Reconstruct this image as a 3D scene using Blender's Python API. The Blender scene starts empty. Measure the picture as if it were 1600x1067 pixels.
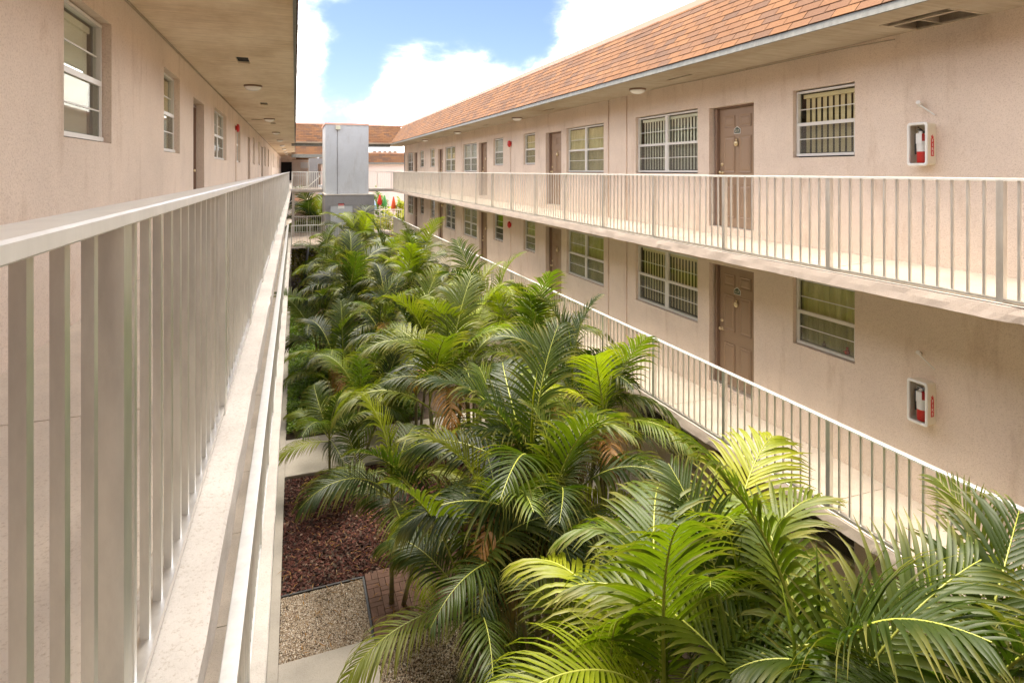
import bpy, math, random
import numpy as np
from mathutils import Vector, Matrix, Euler, noise
R = math.radians
random.seed(7)
rng = np.random.default_rng(7)
scene = bpy.context.scene
col = scene.collection

# ------------------------------------------------------------------ camera, sky, sun, exposure
cam = bpy.data.cameras.new('camera')
cam.sensor_width = 36.0
cam.lens = 900 / 1600 * 36
cam.shift_y = -266.5 / 1600
cam.clip_start = 0.05
cam.clip_end = 2000
camo = bpy.data.objects.new('camera', cam)
col.objects.link(camo)
camo.location = (0, 0, 0)
camo.rotation_euler = (R(90), 0, R(-20.64))
scene.camera = camo

SUN_DIR = Vector((-0.13, 0.34, 0.93)).normalized()
world = bpy.data.worlds.new('World')
scene.world = world
world.use_nodes = True
wn, wl = world.node_tree.nodes, world.node_tree.links
wn.clear()
out = wn.new('ShaderNodeOutputWorld')
sky = wn.new('ShaderNodeTexSky')
sky.sky_type = 'NISHITA'
sky.sun_disc = False
sky.sun_elevation = math.asin(SUN_DIR.z)
sky.sun_rotation = math.atan2(SUN_DIR.x, SUN_DIR.y)
sky.air_density = 1.0
sky.dust_density = 0.6
sky.ozone_density = 1.5
bg = wn.new('ShaderNodeBackground')
bg.inputs['Strength'].default_value = 0.036
bgc = wn.new('ShaderNodeBackground')
bgc.inputs['Color'].default_value = (1.0, 0.955, 0.88, 1)
bgc.inputs['Strength'].default_value = 1.0
mixw = wn.new('ShaderNodeMixShader')
tc = wn.new('ShaderNodeTexCoord')
mp = wn.new('ShaderNodeMapping')
mp.inputs['Location'].default_value = (3.1, 0.4, 1.7)
mp.inputs['Scale'].default_value = (1.0, 1.0, 1.6)
nz = wn.new('ShaderNodeTexNoise')
nz.inputs['Scale'].default_value = 5.0
nz.inputs['Detail'].default_value = 9
nz.inputs['Roughness'].default_value = 0.58
nz.inputs['Distortion'].default_value = 0.25
wl.new(tc.outputs['Generated'], mp.inputs['Vector'])
wl.new(mp.outputs['Vector'], nz.inputs['Vector'])
def pixdir(u, v):
    xc, zc = (u - 800) / 900, (267 - v) / 900
    c_, s_ = math.cos(R(20.64)), math.sin(R(20.64))
    return Vector((xc * c_ + s_, c_ - xc * s_, zc)).normalized()
acc = nz.outputs['Fac']
# openings in the cloud cover and cloud banks, given as directions in the sky
for (u, v, k, w) in ((560, 60, -0.18, 0.07), (690, 30, -0.20, 0.14), (820, 60, -0.16, 0.08), (540, 150, -0.26, 0.07), (780, 0, -0.18, 0.1),
                     (490, 60, 0.17, 0.05), (500, 130, 0.12, 0.05), (980, 40, 0.24, 0.10), (760, 140, 0.26, 0.08), (640, 140, 0.18, 0.07), (600, 190, 0.14, 0.06)):
    d = pixdir(u, v)
    vs = wn.new('ShaderNodeVectorMath'); vs.operation = 'DISTANCE'
    wl.new(tc.outputs['Generated'], vs.inputs[0]); vs.inputs[1].default_value = d
    mr = wn.new('ShaderNodeMapRange'); mr.interpolation_type = 'SMOOTHSTEP'
    mr.inputs['From Min'].default_value = 0; mr.inputs['From Max'].default_value = w * 1.5
    mr.inputs['To Min'].default_value = k; mr.inputs['To Max'].default_value = 0
    wl.new(vs.outputs['Value'], mr.inputs['Value'])
    ad = wn.new('ShaderNodeMath'); ad.operation = 'ADD'
    wl.new(acc, ad.inputs[0]); wl.new(mr.outputs['Result'], ad.inputs[1])
    acc = ad.outputs[0]
cr = wn.new('ShaderNodeMapRange'); cr.interpolation_type = 'SMOOTHSTEP'
cr.inputs['From Min'].default_value = 0.28; cr.inputs['From Max'].default_value = 0.66
wl.new(acc, cr.inputs['Value'])
tint = wn.new('ShaderNodeMix'); tint.data_type = 'RGBA'; tint.blend_type = 'MULTIPLY'; tint.inputs[0].default_value = 1.0
tint.inputs[7].default_value = (0.62, 0.62, 0.86, 1)
wl.new(sky.outputs['Color'], tint.inputs[6]); wl.new(tint.outputs[2], bg.inputs['Color'])
pw = wn.new('ShaderNodeMath'); pw.operation = 'POWER'; pw.inputs[1].default_value = 3.0
wl.new(cr.outputs['Result'], pw.inputs[0]); wl.new(pw.outputs[0], mixw.inputs['Fac'])
wl.new(bg.outputs[0], mixw.inputs[1]); wl.new(bgc.outputs[0], mixw.inputs[2])
wl.new(mixw.outputs[0], out.inputs['Surface'])

sun = bpy.data.lights.new('sun', 'SUN')
sun.energy = 1.8
sun.angle = R(48)
sun.color = (1.0, 0.90, 0.76)
suno = bpy.data.objects.new('sun', sun)
col.objects.link(suno)
suno.rotation_euler = (-SUN_DIR).to_track_quat('-Z', 'Y').to_euler()
scene.view_settings.view_transform = 'Standard'
scene.view_settings.look = 'None'
scene.view_settings.exposure = 2.92
scene.view_settings.gamma = 1.0
scene.view_settings.use_curve_mapping = False
scene.render.engine = 'CYCLES'
scene.cycles.max_bounces = 10
scene.cycles.diffuse_bounces = 6
scene.cycles.transparent_max_bounces = 12
scene.cycles.use_denoising = True

# ------------------------------------------------------------------ helpers
class MB:
    def __init__(s): s.v = []; s.f = []
    def box(s, x0, x1, y0, y1, z0, z1):
        n = len(s.v)
        s.v += [(x0,y0,z0),(x1,y0,z0),(x1,y1,z0),(x0,y1,z0),(x0,y0,z1),(x1,y0,z1),(x1,y1,z1),(x0,y1,z1)]
        s.f += [(n,n+3,n+2,n+1),(n+4,n+5,n+6,n+7),(n,n+1,n+5,n+4),(n+1,n+2,n+6,n+5),(n+2,n+3,n+7,n+6),(n+3,n,n+4,n+7)]
        return s
    def quad(s, *p):
        n = len(s.v); s.v += [tuple(q) for q in p]; s.f.append(tuple(range(n, n+len(p)))); return s
    def prism(s, prof, axis, a, b, closed=True):
        """prof: list of 2D points; axis 'y': (x,z) extruded from y=a to b; 'z': (x,y); 'x': (y,z)"""
        n = len(s.v); m = len(prof)
        for t in (a, b):
            for p in prof:
                s.v.append({'y': (p[0], t, p[1]), 'z': (p[0], p[1], t), 'x': (t, p[0], p[1])}[axis])
        for i in range(m if closed else m-1):
            j = (i+1) % m
            s.f.append((n+i, n+j, n+m+j, n+m+i))
        if closed:
            s.f.append(tuple(n+i for i in range(m))[::-1]); s.f.append(tuple(n+m+i for i in range(m)))
        return s
    def tube(s, pts, rad, seg=8, cap=True):
        pts = [Vector(p) for p in pts]
        rads = rad if isinstance(rad, (list, tuple)) else [rad]*len(pts)
        n = len(s.v)
        for i, p in enumerate(pts):
            t = (pts[min(i+1, len(pts)-1)] - pts[max(i-1, 0)]).normalized()
            a = t.cross(Vector((0, 0, 1)))
            if a.length < 0.05: a = t.cross(Vector((0, 1, 0)))
            a.normalize(); b = t.cross(a)
            for k in range(seg):
                q = p + (a*math.cos(2*math.pi*k/seg) + b*math.sin(2*math.pi*k/seg))*rads[i]
                s.v.append(tuple(q))
        for i in range(len(pts)-1):
            for k in range(seg):
                k2 = (k+1) % seg
                s.f.append((n+i*seg+k, n+i*seg+k2, n+(i+1)*seg+k2, n+(i+1)*seg+k))
        if cap:
            s.f.append(tuple(n+k for k in range(seg))[::-1]); s.f.append(tuple(n+(len(pts)-1)*seg+k for k in range(seg)))
        return s
    def lathe(s, prof, c=(0,0,0), seg=20, axis='z'):
        n = len(s.v)
        for r_, h in prof:
            for k in range(seg):
                a = 2*math.pi*k/seg
                p = (r_*math.cos(a), r_*math.sin(a), h)
                if axis == 'x': p = (h, r_*math.cos(a), r_*math.sin(a))
                s.v.append((c[0]+p[0], c[1]+p[1], c[2]+p[2]))
        for i in range(len(prof)-1):
            for k in range(seg):
                k2 = (k+1) % seg
                s.f.append((n+i*seg+k, n+i*seg+k2, n+(i+1)*seg+k2, n+(i+1)*seg+k))
        return s
    def mesh(s, name, m, smooth=False):
        me = bpy.data.meshes.new(name)
        me.from_pydata(s.v, [], s.f)
        if m: me.materials.append(m)
        if smooth: me.shade_smooth()
        me.update()
        return me
    def build(s, name, m, parent=None, smooth=False, loc=(0,0,0)):
        return ob(name, s.mesh(name, m, smooth), parent, loc)

def ob(name, me, parent=None, loc=(0,0,0), rot=(0,0,0)):
    o = bpy.data.objects.new(name, me)
    col.objects.link(o)
    o.location = loc; o.rotation_euler = rot
    if parent: o.parent = parent
    return o
def tag(o, label=None, cat=None, group=None, kind=None):
    if label: o['label'] = label
    if cat: o['category'] = cat
    if group: o['group'] = group
    if kind: o['kind'] = kind
    return o
def thing(name, label, cat, loc=(0,0,0), rz=0, group=None):
    return tag(ob(name, None, None, loc, (0,0,rz)), label, cat, group)
def kids(o, idx):
    return idx.get(o, [])
def copy_tree(o, parent=None):
    c = o.copy(); col.objects.link(c); c.parent = parent
    for ch in list(o.children): copy_tree(ch, c)
    return c

# ------------------------------------------------------------------ materials
def mat(name, base=(0.5,0.5,0.5), rough=0.7, metal=0.0, spec=0.5):
    m = bpy.data.materials.new(name); m.use_nodes = True
    b = m.node_tree.nodes['Principled BSDF']
    b.inputs['Base Color'].default_value = (*base, 1)
    b.inputs['Roughness'].default_value = rough
    b.inputs['Metallic'].default_value = metal
    b.inputs['Specular IOR Level'].default_value = spec
    return m
def N(m, t, **kw):
    n = m.node_tree.nodes.new(t)
    for k, v in kw.items():
        if hasattr(n, k): setattr(n, k, v)
        else: n.inputs[k.replace('_', ' ')].default_value = v
    return n
def L(m, a, b): m.node_tree.links.new(a, b)
def B(m): return m.node_tree.nodes['Principled BSDF']
def coords(m, scale=(1,1,1)):
    g = N(m, 'ShaderNodeNewGeometry')
    mpn = N(m, 'ShaderNodeMapping'); mpn.inputs['Scale'].default_value = scale
    L(m, g.outputs['Position'], mpn.inputs['Vector'])
    return mpn.outputs['Vector']
def noise_tex(m, vec, scale, detail=4, rough=0.55):
    n = N(m, 'ShaderNodeTexNoise'); n.inputs['Scale'].default_value = scale
    n.inputs['Detail'].default_value = detail; n.inputs['Roughness'].default_value = rough
    if vec is not None: L(m, vec, n.inputs['Vector'])
    return n.outputs['Fac']
def ramp(m, fac, stops):
    r_ = N(m, 'ShaderNodeValToRGB')
    e = r_.color_ramp.elements
    while len(e) < len(stops): e.new(0.5)
    for i, (p, c_) in enumerate(stops):
        e[i].position = p; e[i].color = (*c_, 1)
    L(m, fac, r_.inputs['Fac'])
    return r_.outputs['Color']
def mulc(m, a, b, fac=1.0, mode='MULTIPLY'):
    x = N(m, 'ShaderNodeMix'); x.data_type = 'RGBA'; x.blend_type = mode
    if isinstance(fac, (int, float)): x.inputs[0].default_value = fac
    else: L(m, fac, x.inputs[0])
    for s_, v in ((6, a), (7, b)):
        if isinstance(v, tuple): x.inputs[s_].default_value = (*v, 1)
        else: L(m, v, x.inputs[s_])
    return x.outputs[2]
def bump(m, fac, strength, dist, prev=None):
    b = N(m, 'ShaderNodeBump'); b.inputs['Strength'].default_value = strength; b.inputs['Distance'].default_value = dist
    L(m, fac, b.inputs['Height'])
    if prev is not None: L(m, prev, b.inputs['Normal'])
    return b.outputs['Normal']

def stucco(name, base, var=0.10, coarse=1.0, stain=0.5):
    m = mat(name, base, 0.9, 0, 0.25)
    v = coords(m)
    big = noise_tex(m, v, 0.9, 5, 0.6)
    c1 = ramp(m, big, [(0.3, tuple(x*(1-var) for x in base)), (0.7, tuple(min(1, x*(1+var*0.5)) for x in base))])
    v2 = coords(m, (1, 1, 0.22))
    st = noise_tex(m, v2, 3.2, 8, 0.7)
    sr = ramp(m, st, [(0.54, (1, 1, 1)), (0.74, (0.62, 0.52, 0.42))])
    c2 = mulc(m, c1, sr, stain)
    fine = noise_tex(m, v, 75, 6, 0.78)
    fr = ramp(m, fine, [(0.36, (0.58, 0.52, 0.46)), (0.50, (1, 1, 1))])
    c3 = mulc(m, c2, fr, 0.55)
    sc_ = ramp(m, noise_tex(m, coords(m, (1, 1, 0.5)), 2.1, 9, 0.72), [(0.62, (1, 1, 1)), (0.70, (0.74, 0.64, 0.54))])
    c3 = mulc(m, c3, sc_, stain*0.8)
    L(m, c3, B(m).inputs['Base Color'])
    vor = N(m, 'ShaderNodeTexVoronoi'); vor.inputs['Scale'].default_value = 60/coarse
    L(m, v, vor.inputs['Vector'])
    nb = bump(m, fine, 0.75, 0.008)
    mid = noise_tex(m, v, 16/coarse, 4, 0.6)
    nb = bump(m, mid, 0.5, 0.010, nb)
    L(m, nb, B(m).inputs['Normal'])
    return m
M = {}
M['wall'] = stucco('pink_stucco', (0.79, 0.665, 0.55))
M['wall_far'] = stucco('pale_pink_stucco', (0.85, 0.70, 0.63), 0.05, 1, 0.1)
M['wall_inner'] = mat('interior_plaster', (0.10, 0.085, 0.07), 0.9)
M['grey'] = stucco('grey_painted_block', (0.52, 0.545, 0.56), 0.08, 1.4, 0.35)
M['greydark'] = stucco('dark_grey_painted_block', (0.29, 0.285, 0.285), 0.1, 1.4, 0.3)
# soffit: plywood grain running across, brownish mould
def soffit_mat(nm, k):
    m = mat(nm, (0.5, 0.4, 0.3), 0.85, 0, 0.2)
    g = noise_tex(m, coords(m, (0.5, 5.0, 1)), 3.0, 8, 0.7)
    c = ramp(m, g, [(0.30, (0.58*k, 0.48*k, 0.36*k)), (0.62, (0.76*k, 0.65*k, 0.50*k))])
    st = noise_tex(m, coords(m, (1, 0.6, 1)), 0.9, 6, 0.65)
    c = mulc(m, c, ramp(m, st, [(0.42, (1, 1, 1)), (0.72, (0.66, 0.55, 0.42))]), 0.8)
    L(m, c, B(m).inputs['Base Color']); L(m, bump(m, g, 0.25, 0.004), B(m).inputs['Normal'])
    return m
m = mat('soffit_board', (0.5, 0.4, 0.3), 0.85, 0, 0.2)
v = coords(m, (0.5, 5.0, 1))
g = noise_tex(m, v, 3.0, 8, 0.7)
c = ramp(m, g, [(0.30, (0.58, 0.48, 0.36)), (0.62, (0.76, 0.65, 0.50))])
st = noise_tex(m, coords(m, (1, 0.6, 1)), 0.9, 6, 0.65)
c = mulc(m, c, ramp(m, st, [(0.42, (1, 1, 1)), (0.72, (0.66, 0.55, 0.42))]), 0.8)
L(m, c, B(m).inputs['Base Color']); L(m, bump(m, g, 0.25, 0.004), B(m).inputs['Normal'])
M['soffit'] = soffit_mat('darkened_soffit_board', 0.66)  # same board, colour darkened in place of dimmer light on the right side
M['soffit_l'] = soffit_mat('lightened_soffit_board', 1.12)  # same board, colour lifted for light bounced up from the court
def concrete(name, base, var=0.2, pit=0.5, scale=1.0):
    m = mat(name, base, 0.88, 0, 0.25)
    v = coords(m)
    a = noise_tex(m, v, 1.6*scale, 8, 0.65)
    c = ramp(m, a, [(0.3, tuple(x*(1-var) for x in base)), (0.7, tuple(min(1, x*(1+var*0.4)) for x in base))])
    f = noise_tex(m, v, 90, 4, 0.7)
    c = mulc(m, c, ramp(m, f, [(0.32, (0.62, 0.55, 0.46)), (0.47, (1, 1, 1))]), 0.6)
    d = noise_tex(m, v, 14, 6, 0.75)
    c = mulc(m, c, ramp(m, d, [(0.27, (0.5, 0.4, 0.3)), (0.36, (1, 1, 1))]), pit)
    L(m, c, B(m).inputs['Base Color'])
    nb = bump(m, f, 0.35, 0.004); nb = bump(m, d, 0.4, 0.008, nb)
    L(m, nb, B(m).inputs['Normal'])
    return m
M['floor'] = concrete('walkway_concrete', (0.68, 0.60, 0.49))
M['ledge'] = concrete('pale_painted_ledge', (0.60, 0.555, 0.49), 0.25, 0.95)
M['slabedge'] = concrete('slab_edge_stucco', (0.62, 0.52, 0.44), 0.15, 0.9)
M['path'] = concrete('path_concrete', (0.46, 0.42, 0.36), 0.18, 0.4)
M['pathdark'] = concrete('path_side_concrete', (0.30, 0.26, 0.21), 0.2, 0.4)
# aluminium
def metal(name, base, rough, met=0.85, drt=0.25):
    m = mat(name, base, rough, met)
    v = coords(m, (1, 1, 0.3))
    a = noise_tex(m, v, 14, 6, 0.65)
    L(m, ramp(m, a, [(0.3, tuple(x*(1-drt) for x in base)), (0.65, base)]), B(m).inputs['Base Color'])
    rr = N(m, 'ShaderNodeMapRange'); rr.inputs['To Min'].default_value = rough*0.8; rr.inputs['To Max'].default_value = min(1, rough*1.4)
    L(m, a, rr.inputs['Value']); L(m, rr.outputs['Result'], B(m).inputs['Roughness'])
    return m
M['alu'] = metal('brushed_aluminium', (0.83, 0.82, 0.77), 0.30, 0.88, 0.2)
M['alu_cap'] = metal('aluminium_rail_cap', (0.86, 0.85, 0.80), 0.32, 0.5, 0.12)
M['winframe'] = mat('white_window_frame', (0.70, 0.685, 0.64), 0.4)
M['fascia'] = metal('galvanised_drip_edge', (0.24, 0.24, 0.215), 0.55, 0.4, 0.4)
M['pinktrim'] = mat('salmon_metal_coping', (0.75, 0.42, 0.30), 0.5)
M['door'] = mat('brown_painted_door', (0.33, 0.225, 0.145), 0.45)
v = coords(M['door'], (4, 4, 1)); L(M['door'], bump(M['door'], noise_tex(M['door'], v, 30, 3), 0.15, 0.003), B(M['door']).inputs['Normal'])
M['jamb'] = mat('dark_brown_door_frame', (0.24, 0.155, 0.11), 0.5)
M['dark'] = mat('shade_black', (0.012, 0.010, 0.009), 0.9)  # near-black colour standing in for the shade inside openings
M['brass'] = mat('brass', (0.75, 0.62, 0.38), 0.3, 0.9)
M['white'] = mat('white_plastic', (0.80, 0.79, 0.74), 0.35)
M['cream'] = mat('cream_plastic', (0.72, 0.66, 0.52), 0.45)
M['glassdome'] = mat('frosted_glass_dome', (0.92, 0.90, 0.87), 0.25)
M['brownring'] = mat('bronze_ring', (0.22, 0.13, 0.08), 0.5)
M['red'] = mat('red_paint', (0.55, 0.02, 0.015), 0.3)
M['black'] = mat('black_rubber', (0.02, 0.02, 0.02), 0.5)
M['blind_w'] = mat('white_blind_vane', (0.88, 0.86, 0.78), 0.6)
M['blind_y'] = mat('cream_blind_vane', (0.84, 0.70, 0.44), 0.6)
def glass(name, tint, alpha, rough=0.02):
    m = bpy.data.materials.new(name); m.use_nodes = True
    nt = m.node_tree; nt.nodes.clear()
    o = nt.nodes.new('ShaderNodeOutputMaterial')
    t = nt.nodes.new('ShaderNodeBsdfTransparent'); t.inputs[0].default_value = (*tint, 1)
    g = nt.nodes.new('ShaderNodeBsdfGlossy'); g.inputs['Roughness'].default_value = rough
    g.inputs[0].default_value = (0.9, 0.9, 0.9, 1)
    lw = nt.nodes.new('ShaderNodeLayerWeight'); lw.inputs[0].default_value = 0.5
    f = nt.nodes.new('ShaderNodeMath'); f.operation = 'POWER'; f.inputs[1].default_value = 4.0
    nt.links.new(lw.outputs['Facing'], f.inputs[0])
    a = nt.nodes.new('ShaderNodeMath'); a.operation = 'MULTIPLY_ADD'; a.inputs[1].default_value = 0.7; a.inputs[2].default_value = 0.025+alpha
    x = nt.nodes.new('ShaderNodeMixShader')
    nt.links.new(f.outputs[0], a.inputs[0]); nt.links.new(a.outputs[0], x.inputs[0])
    nt.links.new(t.outputs[0], x.inputs[1]); nt.links.new(g.outputs[0], x.inputs[2]); nt.links.new(x.outputs[0], o.inputs[0])
    return m
M['glass'] = glass('window_glass', (0.93, 0.95, 0.91), 0.0)
M['clear'] = glass('clear_acrylic', (0.96, 0.96, 0.96), 0.0)
# insect screen over the lower sash: half-see-through grey mesh
m = bpy.data.materials.new('insect_screen'); m.use_nodes = True
nt = m.node_tree; nt.nodes.clear()
o_ = nt.nodes.new('ShaderNodeOutputMaterial'); t_ = nt.nodes.new('ShaderNodeBsdfTransparent'); t_.inputs[0].default_value = (0.9, 0.9, 0.88, 1)
d_ = nt.nodes.new('ShaderNodeBsdfDiffuse'); d_.inputs[0].default_value = (0.30, 0.28, 0.24, 1)
x_ = nt.nodes.new('ShaderNodeMixShader'); x_.inputs[0].default_value = 0.28
nt.links.new(t_.outputs[0], x_.inputs[1]); nt.links.new(d_.outputs[0], x_.inputs[2]); nt.links.new(x_.outputs[0], o_.inputs[0])
M['screen'] = m
def curtain_mat(name, a, b):
    m = mat(name, a, 0.8)
    v = coords(m, (1, 1, 0.15)); n_ = noise_tex(m, v, 9, 4)
    L(m, ramp(m, n_, [(0.35, a), (0.65, b)]), B(m).inputs['Base Color'])
    return m
M['cur_y'] = curtain_mat('cream_vertical_curtain', (0.70, 0.60, 0.36), (0.86, 0.76, 0.50))
M['cur_w'] = curtain_mat('white_curtain', (0.60, 0.55, 0.45), (0.78, 0.74, 0.66))
M['cur_g'] = curtain_mat('olive_curtain', (0.46, 0.42, 0.18), (0.66, 0.60, 0.30))
# shingles
def shingle_mat(name, islands):
    m = mat(name, (0.5, 0.2, 0.1), 0.92, 0, 0.15)
    if islands: rnd = N(m, 'ShaderNodeNewGeometry').outputs['Random Per Island']
    else: rnd = N(m, 'ShaderNodeObjectInfo').outputs['Random']
    c = ramp(m, rnd, [(0.0, (0.125, 0.076, 0.054)), (0.25, (0.160, 0.088, 0.054)), (0.5, (0.185, 0.097, 0.053)), (0.8, (0.212, 0.108, 0.053)), (1.0, (0.165, 0.095, 0.060))])
    m.node_tree.nodes[-1].color_ramp.interpolation = 'LINEAR'
    f = noise_tex(m, coords(m), 160, 3, 0.8)
    c = mulc(m, c, ramp(m, f, [(0.35, (0.62, 0.6, 0.6)), (0.6, (1.08, 1.05, 1.0))]), 0.8)
    w = noise_tex(m, coords(m, (1, 0.7, 1)), 1.1, 5, 0.6)
    c = mulc(m, c, ramp(m, w, [(0.4, (1, 1, 1)), (0.75, (0.74, 0.70, 0.68))]), 0.7)
    L(m, c, B(m).inputs['Base Color']); L(m, bump(m, f, 0.4, 0.003), B(m).inputs['Normal'])
    return m
M['shingle'] = shingle_mat('asphalt_shingle', False)
M['shingles'] = shingle_mat('asphalt_shingles', True)
M['felt'] = mat('roof_felt', (0.07, 0.04, 0.03), 0.95)
# plants
def leaf_mat(name, stops, rnd='obj', trans=0.35):
    m = mat(name, (0.08, 0.14, 0.03), 0.46, 0, 0.38)
    b = B(m)
    if rnd == 'obj': rr = N(m, 'ShaderNodeObjectInfo').outputs['Random']
    else: rr = N(m, 'ShaderNodeNewGeometry').outputs['Random Per Island']
    c = ramp(m, rr, stops)
    v = coords(m); n_ = noise_tex(m, v, 2.2, 5, 0.6)
    c = mulc(m, c, ramp(m, n_, [(0.3, (0.55, 0.60, 0.50)), (0.7, (1.10, 0.98, 0.70))]), 0.9)
    # tips yellow/brown along the leaflet (attribute set on the mesh)
    at = N(m, 'ShaderNodeAttribute'); at.attribute_name = 'tip'
    c = mulc(m, c, (0.22, 0.20, 0.05), at.outputs['Fac'], 'MIX')
    L(m, c, b.inputs['Base Color'])
    tr = N(m, 'ShaderNodeBsdfTranslucent')
    c2 = mulc(m, c, (1.7, 1.9, 0.5), 1.0)
    L(m, c2, tr.inputs['Color'])
    mx = N(m, 'ShaderNodeMixShader'); mx.inputs[0].default_value = trans
    L(m, b.outputs[0], mx.inputs[1]); L(m, tr.outputs[0], mx.inputs[2])
    L(m, mx.outputs[0], m.node_tree.nodes['Material Output'].inputs['Surface'])
    return m
M['leaf'] = leaf_mat('palm_leaf', [(0.0, (0.018, 0.034, 0.007)), (0.35, (0.034, 0.059, 0.008)), (0.65, (0.062, 0.093, 0.009)), (0.9, (0.108, 0.142, 0.010)), (1.0, (0.175, 0.200, 0.014))])
M['leafbright'] = leaf_mat('bright_palm_leaf', [(0.0, (0.060, 0.100, 0.009)), (0.4, (0.125, 0.180, 0.012)), (0.8, (0.230, 0.280, 0.014)), (1.0, (0.31, 0.34, 0.016))])
M['leafdead'] = leaf_mat('withered_palm_leaf', [(0.0, (0.30, 0.16, 0.06)), (0.5, (0.38, 0.20, 0.05)), (1.0, (0.24, 0.17, 0.09))])
M['cover'] = leaf_mat('ground_cover_leaf', [(0.0, (0.07, 0.13, 0.015)), (0.5, (0.13, 0.23, 0.02)), (1.0, (0.22, 0.33, 0.03))], 'isl')
M['coveryel'] = leaf_mat('yellow_shrub_leaf', [(0.0, (0.16, 0.19, 0.02)), (0.5, (0.32, 0.34, 0.03)), (1.0, (0.50, 0.46, 0.05))], 'isl')
M['rachis'] = mat('palm_midrib', (0.30, 0.32, 0.05), 0.4)
m = mat('palm_cane', (0.16, 0.15, 0.06), 0.6)
zz = N(m, 'ShaderNodeTexWave'); zz.bands_direction = 'Z'; zz.inputs['Scale'].default_value = 4.0; zz.inputs['Distortion'].default_value = 1.0
L(m, coords(m), zz.inputs['Vector'])
L(m, ramp(m, zz.outputs['Fac'], [(0.05, (0.20, 0.17, 0.11)), (0.2, (0.17, 0.17, 0.06)), (1.0, (0.22, 0.20, 0.08))]), B(m).inputs['Base Color'])
M['cane'] = m
m = mat('soil', (0.05, 0.035, 0.025), 0.95); M['soil'] = m
L(m, ramp(m, noise_tex(m, coords(m), 12, 6), [(0.3, (0.03, 0.02, 0.012)), (0.7, (0.09, 0.06, 0.04))]), B(m).inputs['Base Color'])
def chips(name, stops):
    m = mat(name, (0.2, 0.1, 0.1), 0.8, 0, 0.3)
    L(m, ramp(m, N(m, 'ShaderNodeNewGeometry').outputs['Random Per Island'], stops), B(m).inputs['Base Color'])
    return m
M['lava'] = chips('red_lava_rock', [(0, (0.025, 0.012, 0.010)), (0.5, (0.075, 0.026, 0.018)), (0.9, (0.14, 0.05, 0.035)), (1.0, (0.24, 0.16, 0.12))])
M['gravel'] = chips('pale_gravel', [(0, (0.22, 0.14, 0.08)), (0.4, (0.46, 0.36, 0.25)), (0.8, (0.62, 0.53, 0.41)), (1.0, (0.85, 0.8, 0.72))])
m = mat('clay_paver', (0.3, 0.15, 0.1), 0.85); M['brick'] = m
c = ramp(m, N(m, 'ShaderNodeObjectInfo').outputs['Random'], [(0, (0.175, 0.10, 0.072)), (0.5, (0.195, 0.108, 0.076)), (1, (0.215, 0.118, 0.082))])
c = mulc(m, c, ramp(m, noise_tex(m, coords(m), 40, 5), [(0.3, (0.7, 0.7, 0.7)), (0.6, (1.1, 1.1, 1.1))]), 0.7)
L(m, c, B(m).inputs['Base Color'])
M['ground'] = concrete('far_ground', (0.33, 0.29, 0.23))

# ------------------------------------------------------------------ key dimensions (metres, eye at z = 0)
ZG = -6.60                       # ground
RX, RW = 5.70, 6.85              # right slab edge, right wall face
LX, LW = -0.21, -1.53            # left slab edge, left wall face
ZU, ZL = -1.15, -3.88            # walkway surfaces
SOF = 1.65                       # roof soffit
Y0, YR, YL = -4.0, 38.4, 72.0    # near end, right far end, left far end
BR0, BR1 = 36.6, 39.6            # upper bridge
ground = MB().box(-60, 90, -30, 260, ZG-0.3, ZG-0.06).build('ground', M['ground']); tag(ground, kind='structure')
soil = MB().box(LX, 8.0, -4, 60, ZG-0.05, ZG-0.02).build('planting_bed_soil', M['soil']); tag(soil, kind='structure')

# ------------------------------------------------------------------ wall with openings (plane X = x, holes (y0,y1,z0,z1,depth))
def wall_mesh(x, inward, y0, y1, z0, z1, holes, grooves=()):
    mb = MB()
    allh = [h for h in holes]
    for (a, b) in grooves: allh.append((a, b, z0, z1, 0.03))
    ys = sorted({y0, y1, *[h[0] for h in allh], *[h[1] for h in allh]})
    zs = sorted({z0, z1, *[h[2] for h in allh], *[h[3] for h in allh]})
    ys = [y for y in ys if y0 <= y <= y1]; zs = [z for z in zs if z0 <= z <= z1]
    for i in range(len(ys)-1):
        for j in range(len(zs)-1):
            cy, cz = (ys[i]+ys[i+1])/2, (zs[j]+zs[j+1])/2
            if any(h[0] < cy < h[1] and h[2] < cz < h[3] for h in allh): continue
            mb.quad((x, ys[i], zs[j]), (x, ys[i+1], zs[j]), (x, ys[i+1], zs[j+1]), (x, ys[i], zs[j+1]))
    for (a, b, c_, d_, dep) in allh:
        xx = x + inward*dep
        mb.quad((x,a,c_),(xx,a,c_),(xx,a,d_),(x,a,d_)); mb.quad((x,b,c_),(xx,b,c_),(xx,b,d_),(x,b,d_))
        if (c_, d_) != (z0, z1):
            mb.quad((x,a,c_),(x,b,c_),(xx,b,c_),(xx,a,c_)); mb.quad((x,a,d_),(x,b,d_),(xx,b,d_),(xx,a,d_))
        else:
            mb.quad((xx,a,c_),(xx,b,c_),(xx,b,d_),(xx,a,d_))
    return mb

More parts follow.
